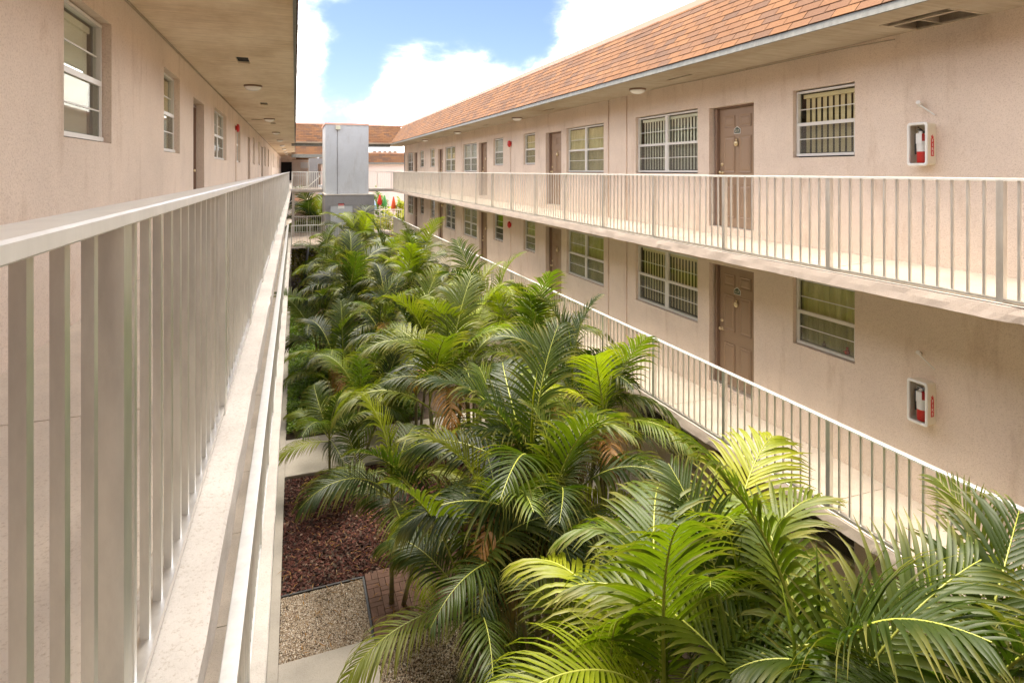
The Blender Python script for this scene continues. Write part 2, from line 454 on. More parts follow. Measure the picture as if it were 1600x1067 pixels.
WCACHE = {}
def win_meshes(w, h, dbl):
    k = (round(w, 2), round(h, 2), dbl)
    if k in WCACHE: return WCACHE[k]
    fr = MB(); t = 0.028; d = 0.06; mid = h*0.49
    fr.box(0, d, -w/2, -w/2+t, 0, h); fr.box(0, d, w/2-t, w/2, 0, h)
    fr.box(0.002, d, -w/2+t, w/2-t, h-t, h); fr.box(-0.02, d, -w/2+t, w/2-t, 0, t*1.3)
    spans = [(-w/2+t, w/2-t)]
    if dbl:
        fr.box(-0.004, d, -0.04, 0.04, t*1.3, h-t)
        spans = [(-w/2+t, -0.04), (0.04, w/2-t)]
    sash, panes = [], []
    for (a, b) in spans:
        s_ = MB()
        s_.box(-0.006, 0.03, a, b, mid-0.025, mid+0.022)           # meeting rail
        s_.box(0.004, 0.024, a, a+0.022, t*1.3, mid-0.025); s_.box(0.004, 0.024, b-0.022, b, t*1.3, mid-0.025)
        s_.box(0.006, 0.022, a+0.022, b-0.022, t*1.3+mid*0.44, t*1.3+mid*0.44+0.012)
        s_.box(0.030, 0.046, a, b, mid+(h-mid)*0.44, mid+(h-mid)*0.44+0.012)
        sash.append(s_.mesh('sash', M['winframe']))
        panes.append((MB().box(0.012, 0.016, a, b, t*1.3, mid-0.025).mesh('pane', M['glass']),
                      MB().box(0.036, 0.040, a, b, mid+0.022, h-t).mesh('pane', M['glass']),
                      MB().quad((0.008, a, t*1.3), (0.008, b, t*1.3), (0.008, b, mid-0.025), (0.008, a, mid-0.025)).mesh('insect_screen', M['screen'])))
    r_ = (fr.mesh('window', M['winframe']), sash, panes)
    WCACHE[k] = r_
    return r_
VANE = {}
def window(parent, x, yc, z0, w, h, side, dbl, dress, detail=True):
    """side +1: faces -X (right wing); -1: faces +X"""
    fr, sash, panes = win_meshes(w, h, dbl)
    rot = (0, 0, 0 if side > 0 else math.pi)
    o = ob('window', fr, parent, (x, yc, z0), rot)
    for s_ in sash: ob('sash', s_, o)
    for (a, b, c_) in panes:
        ob('pane', a, o); ob('pane', b, o); ob('insect_screen', c_, o)
    if dress in ('slats_w', 'slats_y'):
        mt = M['blind_w'] if dress == 'slats_w' else M['blind_y']
        step = 0.095
        key = (dress, round(h, 2))
        if key not in VANE:
            a = R(74)
            p, q = 0.043*math.cos(a), 0.043*math.sin(a)
            VANE[key] = MB().prism([(-p, -q), (0.004, -0.002), (p, q), (p+0.001, q), (0.005, -0.003), (-p+0.001, -q-0.001)], 'z', 0.05, h-0.10).mesh('blind_slat', mt)
        MB().box(0.075, 0.13, -w/2+0.06, w/2-0.06, h-0.10, h-0.045).build('blind_headrail', mt, o)
        n_ = int((w-0.2)/step)
        for i in range(n_+1):
            ob('blind_slat', VANE[key], o, (0.105, -w/2+0.11+i*step, 0))
    elif dress != 'dark':
        mt = {'y': M['cur_y'], 'w': M['cur_w'], 'g': M['cur_g']}[dress]
        c_ = MB(); n_ = int(w/0.045); yy = [-w/2+0.02+(w-0.04)*i/n_ for i in range(n_+1)]
        prof = [(0.075+(0.018 if i % 2 else -0.006)+0.006*math.sin(i*1.7), y) for i, y in enumerate(yy)]
        prof2 = [(p[0]+0.006, p[1]) for p in reversed(prof)]
        c_.prism(prof+prof2, 'z', 0.03, h-0.05)
        c_.build('curtain', mt, o)
    return o

# door meshes: leaf with six raised panels
DW, DH = 0.86, 2.03
leaf_m = MB().box(0, 0.04, -DW/2, DW/2, 0, DH).mesh('door', M['door'])
def panel_mesh(w, h):
    mb = MB(); a = 0.025
    # sunk groove border + raised field
    o1 = [(-w/2, 0), (w/2, 0), (w/2, h), (-w/2, h)]
    o2 = [(-w/2+a, a), (w/2-a, a), (w/2-a, h-a), (-w/2+a, h-a)]
    o3 = [(-w/2+2.2*a, 2.2*a), (w/2-2.2*a, 2.2*a), (w/2-2.2*a, h-2.2*a), (-w/2+2.2*a, h-2.2*a)]
    xs = (-0.014, -0.003, -0.012); n = len(mb.v)
    rings = [(o1, -0.001), (o1, -0.012), (o2, -0.004), (o3, -0.013)]
    for pts, x in rings:
        for p in pts: mb.v.append((x, p[0], p[1]))
    for k in range(3):
        for i in range(4):
            j = (i+1) % 4
            mb.f.append((n+k*4+i, n+k*4+j, n+(k+1)*4+j, n+(k+1)*4+i))
    mb.f.append((n+12, n+13, n+14, n+15))
    return mb.mesh('panel', M['door'])
PN = {'s': panel_mesh(0.26, 0.20), 'm': panel_mesh(0.26, 0.56), 'l': panel_mesh(0.26, 0.62)}
def text_mesh(s, size, m, ext=0.001):
    cu = bpy.data.curves.new('txt', 'FONT'); cu.body = s; cu.size = size; cu.extrude = ext
    cu.align_x = 'CENTER'; cu.align_y = 'CENTER'
    t = bpy.data.objects.new('txt', cu); col.objects.link(t)
    dg = bpy.context.evaluated_depsgraph_get()
    me = bpy.data.meshes.new_from_object(t.evaluated_get(dg))
    bpy.data.objects.remove(t); me.materials.clear(); me.materials.append(m)
    return me
M['plaque'] = mat('green_plaque', (0.05, 0.07, 0.04), 0.4)
def door(parent, x, yc, z0, side, number=None, full=True, ajar=False):
    rot = (0, 0, 0 if side > 0 else math.pi)
    d = ob('door', leaf_m, parent, (x, yc, z0), rot)
    fr = MB()
    fr.box(-0.06, 0.03, -DW/2-0.05, -DW/2-0.003, 0, DH+0.05); fr.box(-0.06, 0.03, DW/2+0.003, DW/2+0.05, 0, DH+0.05)
    fr.box(-0.058, 0.03, -DW/2-0.003, DW/2+0.003, DH+0.003, DH+0.05)
    fr.build('frame', M['jamb'], d)
    MB().box(-0.10, 0.0, -DW/2-0.05, DW/2+0.05, -0.03, -0.002).build('threshold', M['alu'], d)
    if full:
        for sy in (-0.185, 0.185):
            ob('panel', PN['m'], d, (0, sy, 0.16)); ob('panel', PN['l'], d, (0, sy, 0.93)); ob('panel', PN['s'], d, (0, sy, 1.70))
    kn = MB().lathe([(0.0, -0.052), (0.035, -0.05), (0.05, -0.03), (0.045, -0.02), (0.03, -0.016), (0.028, 0)], (0, 0, 1.42), 12, 'x')
    kn.tube([(-0.01, 0, 1.50), (-0.03, 0, 1.47)], 0.014, 6)
    kn.build('knocker', M['brass'], d, True)
    hd = MB().lathe([(0.0, -0.065), (0.025, -0.06), (0.03, -0.045), (0.012, -0.03), (0.012, -0.01), (0.032, -0.008), (0.032, 0)], (0, side*0.37, 0.93), 12, 'x')
    hd.tube([(-0.05, side*0.37, 0.93), (-0.055, side*0.27, 0.925)], [0.012, 0.008], 6)
    hd.build('handle', M['brass'], d, True)
    MB().lathe([(0.0, -0.02), (0.026, -0.018), (0.03, 0)], (0, side*0.37, 1.07), 12, 'x').build('deadbolt', M['brass'], d, True)
    if number:
        pts = [(-0.075, 1.585), (0.075, 1.585), (0.075, 1.665), (0.035, 1.69), (0, 1.715), (-0.035, 1.69), (-0.075, 1.665)]
        cx = 1.63
        pl = MB().prism(pts, 'x', -0.006, -0.001)
        pl.build('plaque_border', M['white'], d)
        pi_ = [(p[0]*0.86, cx+(p[1]-cx)*0.82) for p in pts]
        MB().prism(pi_, 'x', -0.009, -0.0062).build('plaque', M['plaque'], d)
        tm = text_mesh(number, 0.062, M['cream'])
        ob('plaque_number', tm, d, (-0.0105, 0, 1.63), (R(90), 0, R(-90)))
    return d

# ------------------------------------------------------------------ right wing
right = thing('apartment_building', 'three storey pink stucco apartment wing with orange shingle mansard, right of the palms', 'building', (RW, 0, ZG))
def RP(mb, name, m, smooth=False):     # part in world coordinates
    o = mb.build(name, m, right, smooth); o.location = (-RW, 0, -ZG); return o
def local(o, root):
    o.location = Vector(o.location) - Vector(root.location); return o
# (y0, y1, kind, dress upper, dress lower)
openings_R = [(-2.6,-1.55,'s','y','g'), (-0.75,0.2,'d',0,0), (0.55,2.55,'b','y','g'),
  (5.47,6.47,'s','slats_y','g'), (7.24,8.30,'d',0,0), (8.61,10.65,'b','slats_w','slats_y'), (12.02,14.02,'b','y','g'), (14.34,15.40,'d',0,0), (16.19,17.14,'s','y','g'),
  (19.08,20.13,'s','w','dark'), (20.89,21.95,'d',0,0), (22.21,24.27,'b','w','g'), (25.58,27.5,'b','y','dark'), (27.9,28.96,'d',0,0), (29.71,30.78,'s','y','dark'),
  (32.44,33.52,'s','w','dark'), (34.25,35.31,'d',0,0), (35.68,37.42,'b','dark','dark')]
ZBR = [(ZL-0.16, SOF+0.3)]
holes = []
for (a, b, k, du, dl) in openings_R:
    for fl, dz in ((0, 0.0), (1, -2.72), (2, -5.44)):
        if fl == 2 and not (k == 'd' or a > 3): continue
        if k == 'd': holes.append((a, b, -0.97+dz, 1.10+dz, 0.20))
        elif k == 's': holes.append((a, b, 0.19+dz, 1.17+dz, 0.12))
        else: holes.append((a, b, -0.05+dz, 1.14+dz, 0.12))
gro = [(11.0-0.03, 11.0+0.03), (11.79-0.03, 11.79+0.03), (24.47, 24.53), (25.44, 25.50)]
gro = [g_ for g_ in gro]
RP(wall_mesh(RW, 1, Y0, YR, ZG-0.05, SOF+0.2, holes, gro), 'wall', M['wall'])
RP(MB().quad((RW, YR, ZG-0.05), (RW+9, YR, ZG-0.05), (RW+9, YR, SOF+0.2), (RW, YR, SOF+0.2)), 'end_wall', M['wall'])
RP(MB().box(RW-0.02, RW+0.3, YR+0.004, YR+0.20, ZG-0.05, SOF-0.004), 'corner_pier', M['greydark'])
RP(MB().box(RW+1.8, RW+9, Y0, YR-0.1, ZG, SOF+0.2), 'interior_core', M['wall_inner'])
cnum = {7.24: ('217', '117')}
for (a, b, k, du, dl) in openings_R:
    for fl, dz in ((0, 0.0), (1, -2.72), (2, -5.44)):
        if fl == 2 and not (k == 'd' or a > 3): continue
        yc = (a+b)/2; dr = (du, dl, 'dark')[fl]
        if k == 'd':
            nm = cnum.get(a); nm = nm[fl] if nm and fl < 2 else ('2' if False else None)
            o = door(right, RW+0.15, yc, -0.96+dz, 1, nm, fl < 2)
        elif k == 's': o = window(right, RW+0.06, yc, 0.21+dz, b-a-0.02, 0.94, 1, False, dr)
        else: o = window(right, RW+0.06, yc, -0.03+dz, b-a-0.02, 1.15, 1, True, dr)
        o.location = Vector(o.location) - Vector((RW, 0, ZG))
# room back planes & floors between: slabs close the rooms
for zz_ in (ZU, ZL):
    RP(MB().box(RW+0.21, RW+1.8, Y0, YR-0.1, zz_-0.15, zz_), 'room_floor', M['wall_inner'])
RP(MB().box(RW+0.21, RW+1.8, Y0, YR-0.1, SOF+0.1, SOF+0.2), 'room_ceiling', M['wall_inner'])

def rough_slab(x_edge, x_in, y0, y1, ztop, zin, thick, name, m, parent_fn, seed, out=-1):
    """slab whose free long edge (at x_edge) is ragged; top slopes from ztop (edge) to zin (inside)"""
    mb = MB(); n = int((y1-y0)/0.09)
    rr = random.Random(seed)
    def nz_(y, k): return noise.noise(Vector((y*2.3, k*7.7, seed)))*0.012 + rr.uniform(-0.003, 0.003)
    rows = []
    for i in range(n+1):
        y = y0+(y1-y0)*i/n
        e = nz_(y, 1)
        if rr.random() < 0.06: e += rr.uniform(0.004, 0.02)
        f = nz_(y, 2)
        rows.append([(x_in, y, zin), (x_edge-out*0.012+f*0.3, y, ztop+(zin-ztop)*0.02), (x_edge+e*0.4, y, ztop-0.012),
                     (x_edge+nz_(y, 3)*0.6, y, ztop-thick*0.5), (x_edge-out*abs(e)*0.8, y, ztop-thick+abs(e)*0.8), (x_edge-out*0.03, y, ztop-thick), (x_in, y, ztop-thick)])
    k = len(rows[0])
    for r_ in rows: mb.v += r_
    for i in range(n):
        for j in range(k-1):
            mb.f.append((i*k+j, (i+1)*k+j, (i+1)*k+j+1, i*k+j+1))
    mb.f.append(tuple(range(k))); mb.f.append(tuple(n*k+j for j in range(k))[::-1])
    return parent_fn(mb, name, m)
rough_slab(RX, RW+0.2, Y0, BR0+0.1, ZU, ZU+0.05, 0.15, 'walkway_slab', M['slabedge'], RP, 3)
rough_slab(RX, RW+0.2, Y0, BR0+0.1, ZL, ZL-0.02, 0.16, 'walkway_slab', M['slabedge'], RP, 5)
# poured floor bays on the walkways, with joints
def bays(parent, root, x0, x1, y0, y1, z0, z1, step, m, seed):
    rr = random.Random(seed); y = y0; cache = {}
    while y < y1-0.3:
        L_ = min(step, y1-y)
        key = round(L_, 3)
        if key not in cache:
            a = 0.006
            cache[key] = MB()
            mb = cache[key]
            n = 0
            mb.v += [(x0, a, z0-0.01), (x1, a, z1-0.01), (x1, L_-a, z1-0.01), (x0, L_-a, z0-0.01), (x0, a, z0+0.008), (x1, a, z1+0.008), (x1, L_-a, z1+0.008), (x0, L_-a, z0+0.008)]
            mb.f += [(4,5,6,7),(0,1,5,4),(1,2,6,5),(2,3,7,6),(3,0,4,7)]
            cache[key] = mb.mesh('floor_panel', m)
        o = ob('floor_panel', cache[key], parent); o.location = Vector((0, y, 0)) - Vector(root)
        y += L_
bays(right, (RW, 0, ZG), RX+0.075, RW-0.002, Y0, BR0, ZU+0.003, ZU+0.05, 3.0, M['floor'], 1)
bays(right, (RW, 0, ZG), RX+0.075, RW-0.002, Y0, BR0, ZL+0.0, ZL-0.02, 1.5, M['floor'], 2)
RP(MB().box(RX+0.0, RX+0.07, Y0, BR0, ZU+0.001, ZU+0.008), 'kerb_strip', M['ledge'])
RP(MB().box(RX+0.0, RX+0.07, Y0, BR0, ZL+0.001, ZL+0.008), 'kerb_strip', M['ledge'])
# soffit with openings: hatch and slots
slots = [(8.5, 6.36), (14.2, 6.42), (19.8, 6.42), (26.9, 6.42), (32.5, 6.42)]
def soffit_mesh(x0, x1, y0, y1, z, holes):
    mb = MB()
    xs = sorted({x0, x1, *[h[0] for h in holes], *[h[1] for h in holes]}); ys = sorted({y0, y1, *[h[2] for h in holes], *[h[3] for h in holes]})
    for i in range(len(xs)-1):
        for j in range(len(ys)-1):
            cx, cy = (xs[i]+xs[i+1])/2, (ys[j]+ys[j+1])/2
            if any(h[0] < cx < h[1] and h[2] < cy < h[3] for h in holes): continue
            mb.quad((xs[i], ys[j], z), (xs[i+1], ys[j], z), (xs[i+1], ys[j+1], z), (xs[i], ys[j+1], z))
    for (a, b, c_, d_) in holes:
        t = z+0.10
        mb.quad((a,c_,z),(b,c_,z),(b,c_,t),(a,c_,t)); mb.quad((a,d_,z),(b,d_,z),(b,d_,t),(a,d_,t))
        mb.quad((a,c_,z),(a,d_,z),(a,d_,t),(a,c_,t)); mb.quad((b,c_,z),(b,d_,z),(b,d_,t),(b,c_,t))
    return mb
def _vr(hs):
    mb = MB()
    for (a, b, c_, d_) in hs: mb.box(a-0.01, b+0.01, c_-0.01, d_+0.01, SOF+0.03, SOF+0.05)  # black plate painting in the shade within each soffit opening
    return mb
hR = [(x-0.035, x+0.035, y-0.35, y+0.35) for (y, x) in slots] + [(6.22, 6.83, 3.90, 4.66)]
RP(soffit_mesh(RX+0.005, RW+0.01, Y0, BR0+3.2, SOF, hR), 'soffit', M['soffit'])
RP(MB().box(RX+0.75, RW+8, Y0, YR-0.05, SOF+0.45, SOF+0.5), 'roof_deck', M['dark'])
RP(_vr(hR[:-1]), 'vent_shade', M['dark'])
hatch = MB()
hatch.box(6.22, 6.83, 3.90, 3.93, SOF-0.006, SOF+0.02); hatch.box(6.22, 6.83, 4.63, 4.66, SOF-0.006, SOF+0.02)
hatch.box(6.80, 6.83, 3.93, 4.63, SOF-0.006, SOF+0.02)
hatch.box(6.33, 6.38, 3.93, 4.63, SOF-0.010, SOF+0.012)
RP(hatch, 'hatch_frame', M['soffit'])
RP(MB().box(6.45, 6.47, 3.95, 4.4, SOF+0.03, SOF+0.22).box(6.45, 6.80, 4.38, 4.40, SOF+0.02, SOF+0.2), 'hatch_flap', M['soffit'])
# drip edge / fascia
RP(MB().prism([(RX-0.012, SOF-0.012), (RX+0.02, SOF-0.012), (RX+0.02, SOF+0.07), (RX+0.005, SOF+0.075)], 'y', Y0, BR0+0.6), 'fascia', M['fascia'])
# cable stapled along the soffit corner
RP(MB().tube([(RW-0.05, 4.9, SOF-0.06), (RW-0.02, 5.5, SOF-0.03), (RW-0.02, 7.4, SOF-0.02), (RW-0.03, 8.6, SOF-0.012), (RW-0.10, 9.3, SOF-0.010), (RW-0.12, 9.9, SOF-0.01)], 0.008, 5), 'cable', M['soffit'])

# mansard
def mansard(root, rootloc, p0, dirv, inv, length, slope_run, slope_rise, nearest, limit, name='roof', stuffonly=False, mitre=(0, 0), row_h=0.14, tab=0.305):
    """p0 eave start (Vector), dirv along eave, inv horizontal inward; shingle rows laid on the slope"""
    dirv, inv = Vector(dirv), Vector(inv); up = (inv*slope_run + Vector((0,0,1))*slope_rise)
    sl = up.length; up.normalize(); nrm = dirv.cross(up).normalized()
    if nrm.dot(-inv) < 0: nrm = -nrm
    base = MB()
    a = p0 - nrm*0.02; b = p0 + dirv*length - nrm*0.02
    base.quad(a, b, b + up*sl + dirv*mitre[1], a + up*sl - dirv*mitre[0])
    base_o = base.build(name, M['felt'], root); base_o.location = -Vector(rootloc)
    rows = int(sl/row_h)+1
    P = []
    for r_ in range(rows):
        f = r_*row_h/sl
        s0 = -mitre[0]*f; s1 = length+mitre[1]*f
        off = (r_ % 2)*tab*0.5
        t = math.floor(s0/tab)*tab - off
        while t < s1:
            t0, t1 = max(t, s0), min(t+tab, s1)
            if t1-t0 > 0.05: P.append((r_, t0, t1, (p0 + dirv*((t0+t1)/2)+up*(r_*row_h)).length))
            t += tab
    P.sort(key=lambda q: q[3])
    rr = random.Random(11)
    full = MB()
    w = tab-0.010
    def geo(mb, o, w, jj):
        # thin wedge: bottom edge thick
        h = row_h*1.04
        pts = []
        for (s_, u_, n_) in ((-w/2,0,0.0),(w/2,0,0.0),(w/2,h,-0.006),(-w/2,h,-0.006),(-w/2,0,0.012),(w/2,0,0.012),(w/2,h,0.003),(-w/2,h,0.003)):
            pts.append(o + dirv*s_ + up*u_ + nrm*(n_+jj))
        n = len(mb.v); mb.v += [tuple(p) for p in pts]
        mb.f += [(n+4,n+5,n+6,n+7),(n,n+1,n+5,n+4),(n+1,n+2,n+6,n+5),(n+3,n,n+4,n+7)]
    me = None
    stuff = MB(); cnt = 0
    mb = MB(); geo(mb, Vector((0,0,0)), w, 0); me = mb.mesh('shingle', M['shingle'])
    for (r_, t0, t1, dist) in P:
        o_ = p0 + dirv*((t0+t1)/2) + up*(r_*row_h+rr.uniform(-0.003, 0.003)); jj = rr.uniform(0, 0.003)
        if not stuffonly and cnt < limit and (t1-t0) > tab*0.98 and nearest(r_, (t0+t1)/2):
            s_ = ob('shingle', me, base_o, o_+nrm*jj); cnt += 1
        else: geo(stuff, o_, (t1-t0)-0.010, jj)
    if stuff.v:
        s_ = stuff.build('shingle', M['shingles'], base_o); tag(s_, kind='stuff')
    return up*sl
eR = Vector((RX-0.005, Y0, SOF+0.075))
upv = mansard(right, (RW,0,ZG), eR, (0,1,0), (1,0,0), BR0+0.55-Y0, 0.90, 1.16, lambda r_, s_: s_+Y0 > 4.5 and (s_+Y0) > 3.2+r_*0.42, 300, mitre=(0, 0.9))
tp = eR + Vector((0.90, 0, 1.16))
RP(MB().prism([(tp.x-0.01, tp.z-0.02), (tp.x+0.25, tp.z-0.02), (tp.x+0.25, tp.z+0.10), (tp.x-0.02, tp.z+0.10)], 'y', Y0, BR0+1.6), 'coping', M['pinktrim'])
RP(MB().box(tp.x+0.2, RW+9, Y0, BR0+1.4, tp.z-0.3, tp.z-0.2), 'flat_roof', M['felt'])
# conduits below the fire alarms
for dz in (0, -2.72):
    RP(MB().tube([(RW-0.012, 18.31, 0.80+dz), (RW-0.012, 18.31, ZU+0.06+dz)], 0.014, 6), 'conduit', M['wall'])

# ------------------------------------------------------------------ left wing
left = thing('apartment_building', 'pink stucco apartment wing with long overhanging soffit, closest at the left edge', 'building', (LW, 0, ZG))
def LP(mb, name, m, smooth=False):
    o = mb.build(name, m, left, smooth); o.location = (-LW, 0, -ZG); return o
openings_L = [(1.2,2.3,'d','y'), (4.93,6.06,'s','first'), (8.25,9.31,'s','y'), (10.47,11.65,'d',0), (13.06,15.27,'b','w'), (17.86,19.0,'s','w'), (21.83,23.04,'d',0), (24.4,25.6,'s','dark'),
  (27.9,29.2,'s','y'), (30.4,32.0,'d',0), (33.3,34.9,'s','w'), (37.6,39.2,'s','dark'), (42.0,43.2,'d',0), (45.5,47.5,'b','w'), (50,51.2,'s','y'), (53,54.2,'d',0), (56.5,58.5,'b','w'), (61,62.2,'s','y'), (64,65.2,'d',0)]
hl = []
for (a, b, k, d_) in openings_L:
    if k == 'd': hl.append((a, b, -0.97, 1.19, 0.22))
    else: hl.append((a, b, 0.24, 1.30, 0.13))
    if k == 'd': hl.append((a, b, -3.70, -1.53, 0.22))
LP(wall_mesh(LW, -1, Y0, YL, ZG-0.05, SOF+0.2, hl), 'wall', M['wall'])
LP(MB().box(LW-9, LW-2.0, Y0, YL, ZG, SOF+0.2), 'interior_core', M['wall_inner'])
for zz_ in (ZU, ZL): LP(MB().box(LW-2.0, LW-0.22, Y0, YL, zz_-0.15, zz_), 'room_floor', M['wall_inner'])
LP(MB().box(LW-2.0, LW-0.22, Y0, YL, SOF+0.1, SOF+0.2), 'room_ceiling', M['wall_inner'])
for (a, b, k, d_) in openings_L:
    yc = (a+b)/2
    if k == 'd':
        for dz in (0, -2.73):
            o = door(left, LW-0.17, yc+0.02, -0.93+dz, -1, None, a < 20); o.location = Vector(o.location)-Vector((LW,0,ZG))
    else:
        dd = 'slats_w' if d_ == 'first' else d_
        o = window(left, LW-0.07, yc, 0.255, b-a-0.02, 1.03, -1, k == 'b', dd); o.location = Vector(o.location)-Vector((LW,0,ZG))
def left_ledge(mb, name, m): return LP(mb, name, m)
rough_slab(LX, LW-0.2, Y0, BR0-0.2, ZU, ZU+0.01, 0.16, 'walkway_slab', M['ledge'], left_ledge, 9, 1)
rough_slab(LX, LW-0.2, BR0-0.2, YL, ZU, ZU+0.01, 0.16, 'walkway_slab', M['ledge'], left_ledge, 10, 1)
rough_slab(LX, LW-0.2, Y0, YL, ZL, ZL+0.01, 0.16, 'walkway_slab', M['ledge'], left_ledge, 12, 1)
bays(left, (LW,0,ZG), LW+0.002, LX-0.19, Y0, 50, ZU+0.012, ZU+0.002, 2.4, M['floor'], 3)
bays(left, (LW,0,ZG), LW+0.002, LX-0.19, Y0, 50, ZL+0.012, ZL+0.002, 1.35, M['floor'], 4)
vents = [(-0.73, 9.5), (-0.72, 15.5), (-0.72, 21.8), (-0.72, 28), (-0.72, 34)]
hL = [(x-0.085, x+0.085, y-0.26, y+0.26) for (x, y) in vents] + [(-1.33, -0.98, 20.2, 20.6)]
EL = 0.0
LP(_vr(hL), 'vent_shade', M['dark'])
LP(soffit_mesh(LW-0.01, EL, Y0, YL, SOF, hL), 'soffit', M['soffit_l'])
LP(MB().box(LW-8, EL-0.75, Y0, YL, SOF+0.45, SOF+0.5), 'roof_deck', M['dark'])
LP(MB().box(LW+0.0, LW+0.022, Y0, YL, SOF-0.022, SOF-0.002), 'cove_bead', M['soffit'])
LP(MB().prism([(EL+0.014, SOF-0.012), (EL-0.02, SOF-0.012), (EL-0.02, SOF+0.07), (EL+0.0, SOF+0.075)], 'y', Y0, BR0+0.6), 'fascia', M['fascia'])
LP(MB().prism([(EL+0.014, SOF-0.012), (EL-0.02, SOF-0.012), (EL-0.02, SOF+0.07), (EL+0.0, SOF+0.075)], 'y', BR1+0.2, YL), 'fascia', M['fascia'])
mansard(left, (LW,0,ZG), Vector((EL+0.022, Y0, SOF+0.075)), (0,1,0), (-1,0,0), BR0+0.55-Y0, 0.90, 1.16, None, 0, stuffonly=True, mitre=(0, 0.9))
LP(MB().box(EL-1.2, EL-0.88, Y0, BR0+1.6, SOF+1.21, SOF+1.33), 'coping', M['pinktrim'])
LP(MB().box(LW-9, EL-1.0, Y0, YL, SOF+0.9, SOF+1.0), 'flat_roof', M['felt'])
LP(MB().tube([(LW+0.012, 17.48, 1.05), (LW+0.012, 17.48, ZU)], 0.016, 6), 'conduit', M['wall'])

# unseen wing and gallery added behind the camera to darken the near railing bars
back = thing('apartment_building', 'unseen pink stucco wing added behind the camera to shade the near railing', 'building', (2.5, -4.0, ZG))
def KP(mb, name, m): o = mb.build(name, m, back); o.location = (-2.5, 4.0, -ZG); return o
KP(MB().box(-10, 16, -12, -4.05, ZG, SOF+0.3), 'wall', M['wall'])
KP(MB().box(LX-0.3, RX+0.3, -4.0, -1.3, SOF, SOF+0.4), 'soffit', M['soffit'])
KP(MB().box(LX-0.9, LX+1.6, -2.7, -2.5, ZG, SOF), 'shade_wall', M['greydark'])  # unseen dark wall added behind the camera, keeps the near bars dark
KP(MB().prism([(-4.06, SOF+0.32), (-5.0, SOF+1.3), (-12, SOF+1.3), (-12, SOF+0.32)], 'x', -10, 16), 'roof', M['shingles'])
for zz_ in (ZU, ZL): KP(MB().box(LX, RX, -4.05, -1.5, zz_-0.16, zz_), 'walkway_slab', M['slabedge'])
# ------------------------------------------------------------------ railings
baluster_m = MB().box(-0.0095, 0.0095, -0.0105, 0.0105, 0, 1).mesh('baluster', M['alu'])
post_m = MB().box(-0.026, 0.026, -0.028, 0.028, 0, 1).mesh('post', M['alu'])
def cap_prof(w, t):
    a = 0.006
    return [(-w/2+a, 0), (w/2-a, 0), (w/2, -a*0.6), (w/2, -t), (w/2-0.006, -t-0.004), (w/2-0.012, -t), (-w/2+0.012, -t), (-w/2, -t), (-w/2, -a*0.6)]
def railing(label, x, y0, y1, zf, ztop, post0, step, nb, capw, brail, group='metal walkway railings'):
    root = thing('railing', label, 'railing', (x, (y0+y1)/2, zf), 0, group)
    oy = (y0+y1)/2
    t = 0.024
    # cap in lengths with slightly shifted joints
    ks = []; k = post0 + 3*step
    while k > y0: k -= 4*step
    edges = [y0]; k += 4*step
    while k < y1-0.5: edges.append(k+0.2); k += 4*step
    edges.append(y1)
    for i in range(len(edges)-1):
        mb = MB().prism(cap_prof(capw, t), 'y', edges[i]+0.002-oy, edges[i+1]-0.002-oy)
        mb.build('top_rail', M['alu_cap'], root, loc=(random.uniform(-0.002, 0.002), 0, ztop-zf+random.uniform(-0.002, 0.002)))
    n0 = math.ceil((y0-post0)/step); y = post0+n0*step
    posts = []
    while y <= y1: posts.append(y); y += step
    for p in posts:
        o = ob('post', post_m, root, (0, p-oy, 0.0)); o.scale = (1, 1, ztop-zf-t)
    zb = 0.045
    ends = [y0]+posts+[y1]
    for i in range(len(ends)-1):
        a, b = ends[i]+(0.029 if i > 0 else 0), ends[i+1]-(0.029 if i < len(ends)-2 else 0)
        if b-a < 0.1: continue
        MB().box(-0.0, brail, a-oy, b-oy, zb-0.02, zb).box(-brail, 0, a-oy, b-oy, zb-0.02, zb).build('bottom_rail', M['alu'], root)
        for j in range(1, nb+1):
            yy = ends[i+1]-step+ j*step/(nb+1) if i == 0 else ends[i]+j*step/(nb+1)
            if yy < y0+0.02 or yy > y1-0.02: continue
            o = ob('baluster', baluster_m, root, (0, yy-oy, zb)); o.scale = (1, 1, ztop-zf-t-zb)
            o.rotation_euler = (random.uniform(-0.002, 0.002), 0, random.uniform(-0.03, 0.03))
    return root
railing('aluminium railing running along the top floor walkway at the left edge, closest to the view', -0.332, -1.6, BR0-0.15, ZU, -0.072, 1.32, 1.72, 12, 0.095, 0.022)
railing('railing of the level below, a bright strip just right of the top left railing', -0.345, -1.6, BR0-4.5, ZL, -2.79, 1.32, 1.72, 12, 0.095, 0.022)
railing('long aluminium railing of the upper balcony on the right wing', RX+0.035, 1.5, BR0-0.1, ZU, -0.062, 3.18, 1.72, 12, 0.06, 0.02)
railing('lower balcony railing of the right wing, partly behind the palms', RX+0.035, 0.2, BR0-0.4, ZL, -2.84, 3.18, 1.72, 12, 0.06, 0.02)
def cross_railing(label, x0, x1, y, zf, ztop, n, group='bridge railings'):
    root = thing('railing', label, 'railing', ((x0+x1)/2, y, zf), 0, group)
    w = x1-x0
    MB().box(-w/2, w/2, -0.03, 0.03, ztop-zf-0.05, ztop-zf).build('top_rail', M['alu_cap'], root)
    MB().box(-w/2, w/2, -0.02, 0.02, 0.04, 0.07).build('bottom_rail', M['alu'], root)
    for i in range(n+1):
        xx = -w/2+0.03+(w-0.06)*i/n
        ps = (i % 7 == 0)
        o = ob('post' if ps else 'baluster', post_m if ps else baluster_m, root, (xx, 0, 0.0 if ps else 0.07)); o.scale = (1, 1, ztop-zf-(0.05 if ps else 0.12))
    return root

